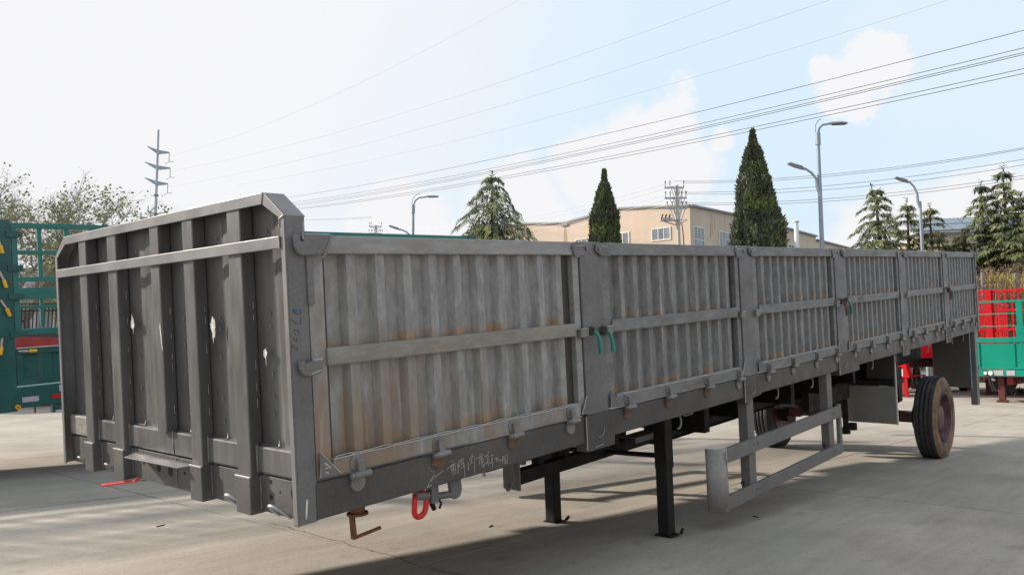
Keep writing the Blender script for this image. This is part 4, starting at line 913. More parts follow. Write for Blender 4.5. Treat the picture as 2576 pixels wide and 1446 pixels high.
for y, hh in ((1.96, .0), (.28, .0)):
    l_ = MB().prism([(y - .05, .62), (y + .42, .62), (y + .36, 1.0), (y + .16, 1.3), (y + .1, 1.3)], 'x', -.2, .2).build('leg_gusset', 'red', RE, bevel=.005)
    MB().prism([(y + .02, 0), (y + .1, 0), (y + .1, .6), (y + .02, .6)], 'x', -.2, -.1).build('landing_leg', 'red', RE, bevel=.005)
    MB().box(-.05, .2, y + .15, y + .4, .08, .62).build('leg_brace', 'reddark', RE, bevel=.005)
MB().box(-.22, .05, 1.25, 1.65, .82, 1.15).build('tool_box', 'red', RE, bevel=.02)
MB().box(-.225, -.221, 1.42, 1.52, .88, 1.08).build('sticker', 'yellow', RE)
MB().box(-.225, -.221, 2.0, 2.06, .8, 1.02).build('sticker', 'yellow', RE)
MB().box(-.206, -.202, .42, .58, .68, .9).build('sticker', 'lamp', RE)
MB().box(-.15, 1.5, .2, 2.3, .66, .70).build('cross_tray', 'reddark', RE)
for x in (6.5, 7.8):
    for y in (.2, 2.3): plain_wheel(RE, (x, y, .5), .5, .28)

# ------------------------------------------------------------------ buildings
BX, BY, BZ = 48.33, 25.3, 12.0
BD = thing('factory_building', 'cream rendered factory with stepped gable roofline and tall windows behind the trees', 'building', (BX, BY, 0))
dirr = MB()
# gable wall (facing the yard) with two bays, in the y-z plane
gable = [(0, 0), (0, BZ), (3.2, BZ + .33), (5.9, BZ + .56), (8.75, BZ + .33), (11.1, BZ + .08), (11.5, BZ + .1), (15.5, BZ + .52), (20, BZ + .6), (26, BZ - .2), (26, 0)]
MB().prism(gable, 'x', 0, .35).build('gable_wall', 'wall', BD)
cop = MB()
for k in range(1, len(gable) - 2):
    a, c_ = gable[k], gable[k + 1]; cop.prism([(a[0], a[1]), (c_[0], c_[1]), (c_[0], c_[1] + .13), (a[0], a[1] + .13)], 'x', -.15, .5)
cop.build('parapet', 'parapet', BD)
MB().prism([(.36, 0), (7.6, 0), (33, 0), (33, 12.15), (23.1, 12.05), (23.1, 12.38), (8, 12.3), (.36, BZ)], 'y', 0, .35).build('side_wall', 'wall', BD)
MB().prism([(0, BZ), (8, 12.3), (8, 12.44), (0, BZ + .14)], 'y', -.2, .5).prism([(8, 12.3), (23.1, 12.38), (23.1, 12.52), (8, 12.44)], 'y', -.2, .5).prism([(23.11, 12.05), (33, 12.15), (33, 12.29), (23.11, 12.19)], 'y', -.2, .5).build('parapet', 'parapet', BD)
MB().box(.36, 33, .36, 20, 10.4, 10.6).build('roof', 'parapet', BD)
def window(fn, u0, u1, z0, z1, mull, tr=None, nm='window'):
    """fn(u, z, depth) boxes -> maps to wall; returns frame object with panes"""
    f = MB(); t_ = .09
    fn(f, u0 - t_, u1 + t_, z0 - t_, z0, -.06, .02); fn(f, u0 - t_, u1 + t_, z1, z1 + t_, -.06, .02); fn(f, u0 - t_, u0, z0, z1, -.06, .02); fn(f, u1, u1 + t_, z0, z1, -.06, .02)
    for k in range(1, mull): u = u0 + (u1 - u0) * k / mull; fn(f, u - .03, u + .03, z0, z1, -.05, .0)
    if tr: fn(f, u0, u1, tr - .03, tr + .03, -.045, -.001)
    o = f.build(nm, 'winframe', BD)
    g2 = MB(); fn(g2, u0, u1, z0, z1, -.03, -.02); g2.build('pane', 'glass', o)
def gw(m_, a, b_, z0, z1, d0, d1): m_.box(d0, d1, a, b_, z0, z1)
def sw(m_, a, b_, z0, z1, d0, d1): m_.box(a, b_, d0, d1, z0, z1)
window(gw, 1.65, 3.1, 9.9, 10.68, 3); window(gw, 5.2, 6.7, 9.0, 10.7, 3); window(gw, 8.5, 10.1, 9.2, 10.62, 3); window(gw, 13, 14.6, 9.2, 10.62, 3); window(gw, 17, 18.6, 9.2, 10.62, 3)
window(sw, .45, 1.9, 9.0, 10.6, 3, 9.75); window(sw, 4.3, 6.0, 9.0, 10.7, 4, 9.4); window(sw, 16.85, 19.1, 9.4, 11.05, 4)
for a in (8.4, 12.5, 21.4, 25.4, 29.4): window(sw, a, a + 2.0, 9.2, 10.8, 4)
st = [MB().prism([(a, b_), (a + w_, b_), (a + w_ * .8, b_ + h_), (a + w_ * .2, b_ + h_)], 'y', -.006, -.001) for a, b_, w_, h_ in ((2.9, 10.1, .12, 1.9), (3.15, 10.4, .1, 1.5), (3.6, 10.7, .08, .9), (5.2, 10.9, .1, 1.2), (27, 10.2, .15, 1.3))]
for s_ in st: s_.build('rain_stain', 'wallstain', BD)
MB().prism([(10.9, 9.4), (11.5, 9.4), (11.3, 11.9), (11.1, 11.9)], 'x', -.006, -.001).build('rain_stain', 'wallstain', BD)
MB().box(-.12, -.01, 10.9, 11.5, 11.9, 12.05).build('gutter', 'parapet', BD)
# low annex farther along
AX = thing('annex_building', 'low tan annex with a sloping roofline at the far end of the factory', 'building', (81.6, 25.0, 0))
MB().prism([(0, 0), (22, 0), (22, 9.0), (0, 11.3)], 'y', 0, 8).build('wall', 'wall', AX)
MB().prism([(-.2, 11.3), (22.2, 9.0), (22.2, 9.2), (-.2, 11.5)], 'y', -.3, 8.2).build('roof', 'parapet', AX)
# building with solar roof, right behind the cedars
p0 = at(2370, 600, 78); SBx = p0.x
SB = thing('solar_roof_building', 'pale building with a grey solar panel roof behind the right-hand cedars', 'building', (p0.x, p0.y, 0))
SB.rotation_euler = (0, 0, math.atan2(RIGHT.y, RIGHT.x) - R(14))
zb_ = height(2420, 585, 78); zt_ = height(2420, 528, 78)
MB().box(-2, 14, 0, 10, 0, zb_ - .1).build('wall', 'wall', SB)
MB().prism([(-.4, zb_), (5.5, zt_), (5.6, zt_ - .2), (-.3, zb_ - .25)], 'x', -2.4, 14.4).build('roof', 'parapet', SB)
for k in range(10):
    for j in range(2):
        x = -2.2 + k * 1.65; a0 = .08 + j * .47; a1 = a0 + .42
        P = lambda t: (-.4 + 5.9 * t, zb_ + (zt_ - zb_) * t)
        (ya, za), (yb, zb2) = P(a0), P(a1)
        MB().add([(x, ya, za + .12), (x + 1.55, ya, za + .12), (x + 1.55, yb, zb2 + .12), (x, yb, zb2 + .12), (x, ya, za + .06), (x + 1.55, ya, za + .06), (x + 1.55, yb, zb2 + .06), (x, yb, zb2 + .06)], [(0, 1, 2, 3), (4, 7, 6, 5), (0, 4, 5, 1), (1, 5, 6, 2), (2, 6, 7, 3), (3, 7, 4, 0)]).build('solar_panel', 'solar', SB)
# sheds and fence behind the green cage trailer at left
p0 = at(60, 740, 40)
SH = thing('storage_shed', 'pale grey shed with a lilac metal fascia and a dark window, far left', 'building', (p0.x, p0.y, 0))
SH.rotation_euler = (0, 0, math.atan2(RIGHT.y, RIGHT.x))
z1_ = height(60, 748, 40); z2_ = height(60, 722, 40)
MB().box(-6, 7, 0, 6, 0, z1_).build('wall', 'shed', SH)
MB().box(-6.4, 7.4, -.5, 6.2, z1_ + .02, z2_).build('fascia', 'fascia', SH, bevel=.03)
MB().box(-6.2, 7.2, -.3, 5.9, z2_, z2_ + .9).build('upper_wall', 'shed', SH)
wf = MB().box(.7, 1.6, -.06, .0, z1_ - 1.7, z1_ - .35).build('window', 'winframe', SH); MB().box(.76, 1.54, -.07, -.061, z1_ - 1.64, z1_ - .41).build('pane', 'glass', wf)
p0 = at(70, 822, 27)
FN = thing('bar_fence', 'black metal bar fence in front of the shed, seen through the green cage', 'fence', (p0.x, p0.y, 0)); FN.rotation_euler = (0, 0, math.atan2(RIGHT.y, RIGHT.x) - .06)
zt_ = height(70, 762, 27)
for k in range(60):
    x = -3.5 + k * .135
    MB().box(x, x + .03, -.015, .015, .08, zt_ - (.05 if k % 2 else 0)).build('fence_bar', 'fence', FN)
for z in (.25, zt_ - .28, zt_ - .05): MB().box(-3.5, 4.6, -.03, -.016, z, z + .05).build('fence_rail', 'fence', FN)
for x in (-3.6, -.9, 1.8, 4.5): MB().box(x, x + .09, -.045, .045, 0, zt_ + .05).build('fence_post', 'fence', FN)
p0 = at(90, 860, 24)
LW = MB().box(-7, 8, 0, .25, 0, height(60, 838, 24)).build('boundary_wall', 'hingeback', None); LW.location = (p0.x, p0.y, 0); LW.rotation_euler = (0, 0, math.atan2(RIGHT.y, RIGHT.x))
tag(LW, 'low dark wall at the foot of the black bar fence, far left', 'wall')

# ------------------------------------------------------------------ trees
def conifer_crown(h, rad, seed, drop=.28, levels=15, base=.12, dens=1.0, lean=0, leaf=.24, gappy=.0, asym=.0, power=.82):
    """drooping tiered branches carrying hanging needle sprays"""
    r = random.Random(seed); cr = MB(); wood = MB(); V = []; F = []
    wood.tube([(0, 0, 0), (0, 0, h * .5), (lean * h * .02, 0, h * .82), (lean * h * .03, 0, h * .95)], [h * .022, h * .015, h * .006, h * .002], n=8)
    def spray(p, d, L_, w_):
        # flat drooping blade cluster
        side = Vector((-d.y, d.x, 0)); side = side.normalized() if side.length > 1e-3 else Vector((1, 0, 0))
        side = (side + Vector((0, 0, r.uniform(-.5, .5)))).normalized()
        a = p - side * w_; b = p + side * w_; c_ = p + d * L_ + side * w_ * .35; e = p + d * L_ - side * w_ * .35
        o = len(V); V.extend([a, b, c_, e]); F.append((o, o + 1, o + 2, o + 3))
    for lv in range(levels):
        t = (lv + r.uniform(-.2, .2)) / levels; t = max(0, t)
        z = h * (base + (1 - base) * t * .985); nb = r.randint(5, 8) if t < .8 else r.randint(4, 5)
        env = rad * (1 - t) ** power + .12
        a0 = r.uniform(0, 6.28)
        for k in range(nb):
            if r.random() < gappy: continue
            a = a0 + 6.283 * k / nb + r.uniform(-.3, .3); L_ = env * r.uniform(.68, 1.12) * (1 + asym * math.cos(a))
            dirh = Vector((math.cos(a), math.sin(a), 0)); up = r.uniform(.05, .3) * (1 - t) + .1 + t * .5
            pts = []; n = max(4, int(L_ / .22)); cx = lean * h * .02 * t
            for q in range(n + 1):
                s = q / n; zz = z + L_ * (up * s - (drop + up) * s * s); pts.append(Vector((cx, 0, 0)) + dirh * L_ * s + Vector((0, 0, zz)) + Vector((r.gauss(0, .02), r.gauss(0, .02), 0)))
            wood.tube(pts, [.05 * L_ / rad * (1 - .85 * q / n) + .006 for q in range(n + 1)], n=4, caps=False)
            for q in range(1, n + 1):
                s = q / n; p = pts[q]; tang = (pts[q] - pts[q - 1]).normalized()
                for m_ in range(int((17 if s > .25 else 6) * dens)):
                    sd = Vector((-dirh.y, dirh.x, 0)) * r.choice((-1, 1)); wd = L_ * .30 * (1 - s * .55) * r.uniform(.1, 1)
                    pp = p + sd * wd + tang * r.uniform(-.2, .15) + Vector((0, 0, -wd * .22 + r.uniform(-.07, .05)))
                    d = (tang * r.uniform(.3, 1) + sd * r.uniform(.1, .9) + Vector((0, 0, r.uniform(-1.1, .05)))).normalized()
                    spray(pp, d, leaf * r.uniform(.6, 1.25), leaf * r.uniform(.07, .14))
    # leader
    for q in range(int(40 * dens)):
        z = h * r.uniform(.9, 1.0); a = r.uniform(0, 6.28); d = Vector((math.cos(a), math.sin(a), r.uniform(-.2, .9))).normalized()
        spray(Vector((lean * h * .045, 0, z)), d, leaf * r.uniform(.5, 1), leaf * .12)
    cr.v = [tuple(v) for v in V]; cr.f = F
    return wood, cr
def make_conifer(name, label, h, rad, seed, m_, **k):
    root = thing(name, label, 'tree'); wd, cr = conifer_crown(h, rad, seed, **k)
    wd.build('trunk', 'trunk', root, recalc=False); cr.build('crown', m_, root, recalc=False); return root
def site(o, px, depth, rz=0, label=None, sc=None):
    p = ground_at(px, depth); o.location = (p.x, p.y, 0); o.rotation_euler = (0, 0, rz)
    if sc: o.scale = sc if isinstance(sc, tuple) else (sc,) * 3
    if label: o['label'] = label
    return o
def fit(o, hm, px, py, depth, rz, wf=1.0, label=None):
    """stand a tree at a bearing and distance, scaled so that its tip reaches its height there"""
    k = height(px, py, depth) / hm; return site(o, px, depth, rz, label, (k * wf, k * wf, k))
cedA = make_conifer('cedar_tree', 'broad drooping cedar left of the cream factory, behind the front side panel', 10.5, 5.3, 11, 'cedar', levels=27, drop=.24, dens=1.25, lean=.4, power=.78)
fit(cedA, 10.5, 1238, 418, 38, .6)
cedB = make_conifer('cedar_tree', 'tallest cedar of the right group standing just left of the single-arm street lamp', 11, 3.6, 5, 'cedarp', levels=23, drop=.14, dens=1.45, leaf=.24, lean=.9, asym=.1, gappy=.08)
fit(cedB, 11, 2233, 452, 47, 2.1)
cedC = make_conifer('cedar_tree', 'narrow cedar directly left of the single-arm street lamp', 10, 2.6, 21, 'cedar', levels=21, drop=.1, dens=1.4, leaf=.24, gappy=.08)
fit(cedC, 10, 2300, 492, 48, .3)
cedD = dup(cedC); fit(cedD, 10, 2358, 503, 47, 3.4, 1.1, 'small cedar directly right of the single-arm street lamp')
cedE = make_conifer('cedar_tree', 'slim tall cedar with a bare lower stem in front of the solar roof', 11, 2.9, 33, 'cedar', levels=20, drop=.06, dens=1.3, leaf=.24, base=.18, gappy=.15)
fit(cedE, 11, 2492, 442, 46, 1.2)
cedF = dup(cedE); fit(cedF, 11, 2551, 405, 45, 4.0, 1.1, 'tallest dark cedar at the right edge')
cedG = dup(cedB); fit(cedG, 11, 2612, 470, 44, .9, 1.15, 'pale green cedar bough reaching in at the right edge')
cedH = dup(cedC); fit(cedH, 10, 2440, 575, 47, 1.9, 1.7, 'short bushy dark cedar between the solar roof and the slim cedar')
cedI = dup(cedE); fit(cedI, 11, 2520, 540, 51, 5.1, 1.5, 'wide dark cedar filling the gap behind the two right-edge cedars')
cedJ = dup(cedC); fit(cedJ, 10, 2400, 600, 50, 5.5, 1.6, 'low cedar in the back of the right group below the solar roof')
for o in (cedB, cedC, cedD, cedE, cedF, cedG, cedH, cedI, cedJ): o['group'] = 'cedars along the right boundary'
def cypress(name, label, h, prof, seed, n):
    """dense columnar tree: leaf tufts over a lumpy surface of revolution, thinner inside"""
    r = random.Random(seed); root = thing(name, label, 'tree')
    MB().cyl((0, 0, 0), (0, 0, h * .8), .16, .03, n=8).build('trunk', 'trunk', root)
    V = []; F = []
    def rr(t):
        for k in range(len(prof) - 1):
            if prof[k][0] <= t <= prof[k + 1][0]:
                f = (t - prof[k][0]) / (prof[k + 1][0] - prof[k][0]); return prof[k][1] * (1 - f) + prof[k + 1][1] * f
        return .05
    for i in range(n):
        t = r.random() ** .85 if i > 500 else r.uniform(.93, 1.0); z = h * t; a = r.uniform(0, 6.283); R0 = rr(t)
        lump = noise.noise(Vector((math.cos(a) * 1.6, math.sin(a) * 1.6, z * .55 + seed))) * .34 + noise.noise(Vector((math.cos(a) * 4, math.sin(a) * 4, z * 1.6 + seed))) * .22
        R0 *= min(1, max(.06, (1.0 - t) / .10)) ** .5; rad = R0 * (1 + lump) * (1 - abs(r.gauss(0, .09))) if r.random() < .8 else R0 * r.uniform(.3, .85)
        p = Vector((math.cos(a) * rad, math.sin(a) * rad, z)); outw = Vector((math.cos(a), math.sin(a), 0))
        d = (Vector((0, 0, 1)) * r.uniform(.5, 1) + outw * r.uniform(.0, .7) + Vector((r.gauss(0, .3), r.gauss(0, .3), 0))).normalized()
        s_ = d.cross(Vector((r.gauss(0, 1), r.gauss(0, 1), r.gauss(0, .4)))).normalized(); L_ = r.uniform(.10, .26) * (1 if t < .93 else .7); rad *= 1; w_ = r.uniform(.025, .06)
        o = len(V); V.extend([p - s_ * w_, p + s_ * w_, p + d * L_ * .6 + s_ * w_ * .8, p + d * L_, p + d * L_ * .6 - s_ * w_ * .8]); F.append((o, o + 1, o + 2, o + 3, o + 4))
    m_ = MB(); m_.v = [tuple(v) for v in V]; m_.f = F; cr = m_.build('crown', 'cypress', root, recalc=False)
    # dense shaded interior of twigs and old foliage
    vs = []; fs = []; nn_ = 18; lv = 22
    for k in range(lv + 1):
        t = k / lv * .91
        for i in range(nn_):
            a = 6.283 * i / nn_; q = rr(t) * .80 * (1 + .25 * noise.noise(Vector((math.cos(a) * 1.6, math.sin(a) * 1.6, h * t * .55 + seed)))); vs.append((q * math.cos(a), q * math.sin(a), h * t))
    for k in range(lv):
        for i in range(nn_): fs.append((k * nn_ + i, k * nn_ + (i + 1) % nn_, (k + 1) * nn_ + (i + 1) % nn_, (k + 1) * nn_ + i))
    MB().add(vs, fs).build('inner_foliage', 'cypress', cr, recalc=False)
    return root
h1 = height(1520, 420, 37); h2 = height(1898, 316, 31)
cy1 = cypress('cypress_tree', 'shorter dark cypress standing in front of the factory gable wall', h1, [(0, .3), (.1, .8), (.35, .92), (.5, .93), (.62, .74), (.78, .52), (.9, .22), (.96, .08), (1, .01)], 4, 26000)
site(cy1, 1527, 37, .5)
cy2 = cypress('cypress_tree', 'tall dense cypress right of the factory windows, rising above the cables', h2, [(0, .4), (.12, .8), (.4, .93), (.52, .97), (.6, .90), (.7, .76), (.8, .56), (.88, .32), (.95, .13), (1, .01)], 9, 34000)
site(cy2, 1911, 31, 2.2)
for o in (cy1, cy2): o['group'] = 'cypresses beside the factory'
# budding bare tree at left
def bare_tree(h, seed, depth=7):
    r = random.Random(seed); wd = MB(); V = []; F = []
    def leaf(p):
        for _ in range(r.randint(1, 3)):
            q = p + Vector((r.gauss(0, .06), r.gauss(0, .06), r.gauss(0, .06))); s = r.uniform(.025, .05)
            u = Vector((r.gauss(0, 1), r.gauss(0, 1), r.gauss(0, 1))).normalized(); v = u.orthogonal().normalized()
            o = len(V); V.extend([q - u * s, q + v * s * .6, q + u * s, q - v * s * .6]); F.append((o, o + 1, o + 2, o + 3))
    def grow(p, d, L_, rad, lv):
        n = 3; pts = [p]; q = p; dd = d
        for k in range(n):
            dd = (dd + Vector((r.gauss(0, .13), r.gauss(0, .13), r.gauss(0, .08) + (.03 if lv < 3 else -.01)))).normalized(); q = q + dd * L_ / n; pts.append(q)
        wd.tube(pts, [rad, rad * .85, rad * .72, rad * .6], n=6 if lv < 2 else 3, caps=False)
        if lv >= depth:
            if r.random() < .2: leaf(q)
            return
        nb = r.randint(3, 4) if lv < 4 else r.randint(3, 5)
        for k in range(nb):
            a = 6.283 * (k + r.random() * .6) / nb; o_ = dd.orthogonal().normalized(); o2 = dd.cross(o_)
            sp = r.uniform(.3, .7); nd = (dd + (o_ * math.cos(a) + o2 * math.sin(a)) * sp).normalized()
            grow(pts[r.choice((1, 2, 3, 3))], nd, L_ * r.uniform(.66, .82), rad * r.uniform(.46, .58), lv + 1)
        if lv > 1 and r.random() < .7: leaf(pts[2])
    grow(Vector((0, 0, 0)), Vector((.02, .02, 1)), h * .2, h * .022, 0)
    return wd, V, F
BT = thing('budding_tree', 'bare grey tree with sparse olive buds behind the green cage at far left', 'tree')
wd, V, F = bare_tree(9.0, 13)
wd.build('trunk', 'bark', BT, recalc=False); m_ = MB(); m_.v = [tuple(v) for v in V]; m_.f = F; m_.build('crown', 'bud', BT, recalc=False)
site(BT, 70, 31, 2.2)
zmax = max(v[2] for v in wd.v); sc = height(80, 448, 31) / zmax; sc *= 1.12; BT.scale = (sc * 1.05, sc * 1.05, sc)
BT2 = dup(BT); site(BT2, 190, 36, 2.7, 'smaller bare budding tree just right of the first, low behind the headboard'); s2 = height(225, 540, 36) / zmax; BT2.scale = (s2 * .7, s2 * .7, s2 * .88)
for o in (BT, BT2): o['group'] = 'budding trees at far left'

# ------------------------------------------------------------------ fence and shrubs at the right boundary
p0 = at(2540, 900, 42)
ang = math.atan2(RIGHT.y, RIGHT.x) + R(8)
YF = thing('picket_fence', 'yellow picket fence behind the red trailers at the right edge', 'fence', (p0.x, p0.y, 0)); YF.rotation_euler = (0, 0, ang)
hf = height(2540, 684, 42)
for k in range(26):
    x = -1.2 + k * .15; MB().box(x, x + .075, -.02, .02, .1, hf - .12 + .1 * (k % 2)).build('picket', 'yfence', YF)
for z in (.6, hf - .5): MB().box(-1.3, 2.9, .021, .06, z, z + .08).build('fence_rail', 'yfence', YF)
for x in (-1.35, .6, 2.7): MB().box(x, x + .14, -.05, .1, 0, hf).build('fence_post', 'parapet', YF)
def shrub(name, label, px, depth, ztop, rad, m_, seed, n, vert=.5, twigs=True):
    r = random.Random(seed); root = thing(name, label, 'shrub'); site(root, px, depth); wd = MB(); V = []; F = []
    for i in range(n):
        a = r.uniform(0, 6.283); e = r.uniform(.15, 1); L_ = ztop * r.uniform(.55, 1.0)
        p = Vector((r.gauss(0, rad * .3), r.gauss(0, rad * .3), 0)); top = p + Vector((math.cos(a) * rad * e * .7, math.sin(a) * rad * e * .7, L_)); mid = (p + top) / 2 + Vector((r.gauss(0, .12), r.gauss(0, .12), .2))
        tip = top + Vector((r.gauss(0, .18), r.gauss(0, .18), -r.uniform(0, .3))); wd.tube([p, mid, top, tip], [.016, .012, .008, .004], n=3, caps=False)
        for q in range(16):
            t = r.uniform(.35, 1); c_ = p.lerp(mid, t * 2) if t < .5 else mid.lerp(top, t * 2 - 1); c_ = c_ + Vector((r.gauss(0, .1), r.gauss(0, .1), r.gauss(0, .1)))
            u = Vector((r.gauss(0, 1), r.gauss(0, 1), r.gauss(0, 1))).normalized(); v = u.orthogonal().normalized(); s_ = r.uniform(.03, .075)
            o = len(V); V.extend([c_ - u * s_, c_ + v * s_ * .6, c_ + u * s_, c_ - v * s_ * .6]); F.append((o, o + 1, o + 2, o + 3))
    wd.build('stems', 'twig', root, recalc=False); m2 = MB(); m2.v = [tuple(v) for v in V]; m2.f = F; m2.build('foliage', m_, root, recalc=False)
    return root
shrub('dry_shrub', 'tangled dry brown shrub right of the rear corner of the grey trailer', 2468, 41, height(2468, 668, 41), 1.4, 'twig', 1, 130)
shrub('dry_shrub', 'dry brown shrub growing over the yellow picket fence', 2520, 41, height(2520, 660, 41), 1.6, 'twig', 2, 150)
shrub('dry_shrub', 'brown twiggy shrub at the right edge above the red cover', 2580, 41, height(2570, 655, 41), 1.5, 'twig', 3, 130)
shrub('flowering_shrub', 'yellow green shrub behind the yellow pickets', 2535, 43, height(2535, 685, 43), 1.5, 'forsythia', 4, 120)
shrub('flowering_shrub', 'small yellow flowering shrub tip beside the foot of the single-arm street lamp', 2362, 38, height(2360, 608, 38), .7, 'forsythia', 5, 60)

# ------------------------------------------------------------------ street lamps
def street_lamp(px, depth, py_top, label, px_top, right_arm, left_arm, group='street lamps along the road'):
    g0 = ground_at(px, depth); ztop = height(px_top, py_top, depth); root = thing('street_lamp', label, 'street lamp', (g0.x, g0.y, 0), 0, group)
    root.rotation_euler = (0, 0, math.atan2(RIGHT.y, RIGHT.x))
    s = depth / FPX; zs = ztop - 70 * s if right_arm else None
    pr = .10
    def head(p, d, par):
        """flat cobra head"""
        d = Vector(d).normalized(); p = Vector(p); sd_ = Vector((0, 1, 0)); up = d.cross(sd_); L_ = .72
        ring_ = []
        for t, w_, hgt in ((0, .05, .04), (.15, .09, .06), (.6, .13, .06), (.95, .10, .035), (1, .05, .02)):
            c_ = p + d * L_ * t; ring_ += [c_ - sd_ * w_ + up * 0, c_ - sd_ * w_ * .6 + up * hgt, c_ + sd_ * w_ * .6 + up * hgt, c_ + sd_ * w_, c_ + sd_ * w_ * .8 - up * .03, c_ - sd_ * w_ * .8 - up * .03]
        fs = [(k * 6 + i, k * 6 + (i + 1) % 6, k * 6 + 6 + (i + 1) % 6, k * 6 + 6 + i) for k in range(4) for i in range(6)] + [tuple(range(5, -1, -1)), tuple(range(24, 30))]
        hd = MB().add(ring_, fs).build('lamp_head', 'lampsteel', par)
        c0 = p + d * L_ * .22 - up * .034; c1 = p + d * L_ * .92 - up * .034
        MB().add([c0 - sd_ * .1, c0 + sd_ * .1, c1 + sd_ * .09, c1 - sd_ * .09, c0 - sd_ * .1 - up * .015, c0 + sd_ * .1 - up * .015, c1 + sd_ * .09 - up * .015, c1 - sd_ * .09 - up * .015], [(0, 1, 2, 3), (7, 6, 5, 4), (0, 4, 5, 1), (1, 5, 6, 2), (2, 6, 7, 3), (3, 7, 4, 0)]).build('lamp_glass', 'glassdark', hd)
    if right_arm:
        zc = height(px, right_arm[1], depth)
        MB().cyl((0, 0, 0), (0, 0, zc), .10, .07, n=12).build('pole', 'lampsteel', root, smooth=True)
        MB().cyl((0, 0, zc - .25), (0, 0, zc + .22), .10, n=12).build('collar', 'lampsteel', root, smooth=True)
        Lr = right_arm[0] * s; rise = ztop - zc
        pts = [(0, 0, zc), (.02, 0, zc + rise * .35), (Lr * .10, 0, zc + rise * .7), (Lr * .28, 0, zc + rise * .93), (Lr * .5, 0, ztop - .02), (Lr * .6, 0, ztop)]
        a_ = MB().tube(pts, .042, n=10).build('arm', 'lampsteel', root, smooth=True)
        MB().tube([(p[0] - .06 - .04 * k, 0, p[2] + .06 + .035 * k) for k, p in enumerate(pts[:5])], .018, n=6).build('arm_fin', 'lampsteel', root)
        head((Lr * .58, 0, ztop), (1, 0, .03), a_)
    if left_arm:
        zl = height(px, left_arm[1], depth); ze = height(px, left_arm[2], depth); Ll = left_arm[0] * s
        if not right_arm: MB().cyl((0, 0, 0), (0, 0, zl), .10, .065, n=12).build('pole', 'lampsteel', root, smooth=True)
        rise = ze - zl
        pts = [(0, 0, zl - .3), (-.10, 0, zl), (-Ll * .17, 0, zl + rise * .38), (-Ll * .38, 0, zl + rise * .7), (-Ll * .68, 0, ze - rise * .08)]
        a_ = MB().tube(pts, [.07, .065, .055, .045, .04], n=10).build('arm', 'lampsteel', root, smooth=True)
        head((-Ll * .66, 0, ze - rise * .1), (-1, 0, .32), a_)
    return root
street_lamp(2079, 30, 296, 'tall double-arm street lamp right of the big cypress', 2068, (50, 335), (52, 460, 410))
street_lamp(1037, 44, 488, 'double-arm street lamp above the front side panel, left of the broad cedar', 1045, (55, 520), (47, 598, 570))
street_lamp(2334, 36, 445, 'single-arm street lamp among the right-hand cedars', 2315, None, (36, 500, 444))
# white flue
p0 = ground_at(2015, 60); zt_ = height(2012, 552, 60)
FL = thing('flue_pipe', 'slim white flue pipe with a flat cap right of the big cypress', 'chimney', (p0.x, p0.y, 0))
MB().cyl((0, 0, 0), (0, 0, zt_ - .1), .17, n=14).build('pipe', 'lamp', FL, smooth=True); MB().cyl((0, 0, zt_ - .05), (0, 0, zt_ + .03), .26, n=14).build('cap', 'lamp', FL, smooth=True)

# ------------------------------------------------------------------ poles and overhead lines
CA = math.atan2(RIGHT.y, RIGHT.x)
def crossarm(root, z, w0, w1, pins, m_='galv', slope=0, brace=True, drop=.9):
    a_ = MB().box(w0, w1, -.05, .05, z - .05, z + .05).build('crossarm', m_, root)
    for x in pins:
        MB().cyl((x, 0, z + .05), (x, 0, z + .34), .03, n=6).cyl((x, 0, z + .3), (x, 0, z + .42), .06, n=8).build('insulator', 'conc', a_)
    if brace:
        for sgn in (-1, 1):
            for f_ in (.45, .8):
                MB().tube([(sgn * f_ * min(abs(w0), w1), 0, z - .04), (0, 0, z - drop * (.6 + f_))], .022, n=5).build('brace', m_, a_)
    return a_
p0 = ground_at(1718, 47); PD = 47
UP = thing('utility_pole', 'concrete utility pole with three crossarms and switchgear in front of the factory corner', 'utility pole', (p0.x, p0.y, 0)); UP.rotation_euler = (0, R(-.6), CA)
def hz_(py): return height(1712, py, PD)
MB().cyl((0, 0, 0), (0, 0, hz_(458)), .15, .095, n=14).build('pole', 'conc', UP, smooth=True)
crossarm(UP, hz_(464), -.75, .42, (-.70, -.42, .40)); crossarm(UP, hz_(491), -.75, .55, (-.70, -.42, .28, .52)); crossarm(UP, hz_(518), -.65, .55, (-.62, -.3, .28, .52))
a_ = MB().box(-1.05, .1, -.25, .25, hz_(550), hz_(548)).build('platform', 'galv', UP)
for k in range(3): MB().cyl((-1.0 + k * .22, 0, hz_(547)), (-.9 + k * .22, 0, hz_(533)), .05, n=8).build('fuse_switch', 'rust', a_)
MB().box(-.95, -.35, -.15, .15, hz_(547), hz_(543)).build('switch_box', 'galv', a_)
MB().tube([(-.9, 0, hz_(550)), (0, 0, hz_(563))], .035, n=6).build('strut', 'galv', UP); MB().tube([(.0, 0, hz_(562)), (.55, 0, hz_(547)), (.1, 0, hz_(547))], .035, n=6).build('strut', 'galv', UP)
MB().tube([(.2, -.1, hz_(560)), (.26, -.12, hz_(590)), (.28, -.1, hz_(640)), (.24, -.1, 2)], .03, n=6).build('riser_cable', 'redprim', UP)
p1 = ground_at(942, 82); PD1 = 82
UQ = thing('utility_pole', 'distant utility pole with two crossarms left of the left street lamp', 'utility pole', (p1.x, p1.y, 0)); UQ.rotation_euler = (0, 0, CA)
MB().cyl((0, 0, 0), (0, 0, height(942, 562, PD1)), .22, .14, n=12).build('pole', 'conc', UQ, smooth=True)
crossarm(UQ, height(942, 565, PD1), -.72, .62, (-.66, -.5, .58)); crossarm(UQ, height(942, 583, PD1), -.75, .68, (-.7, -.45, .45, .65))
TD = 105; pt = ground_at(378, TD)
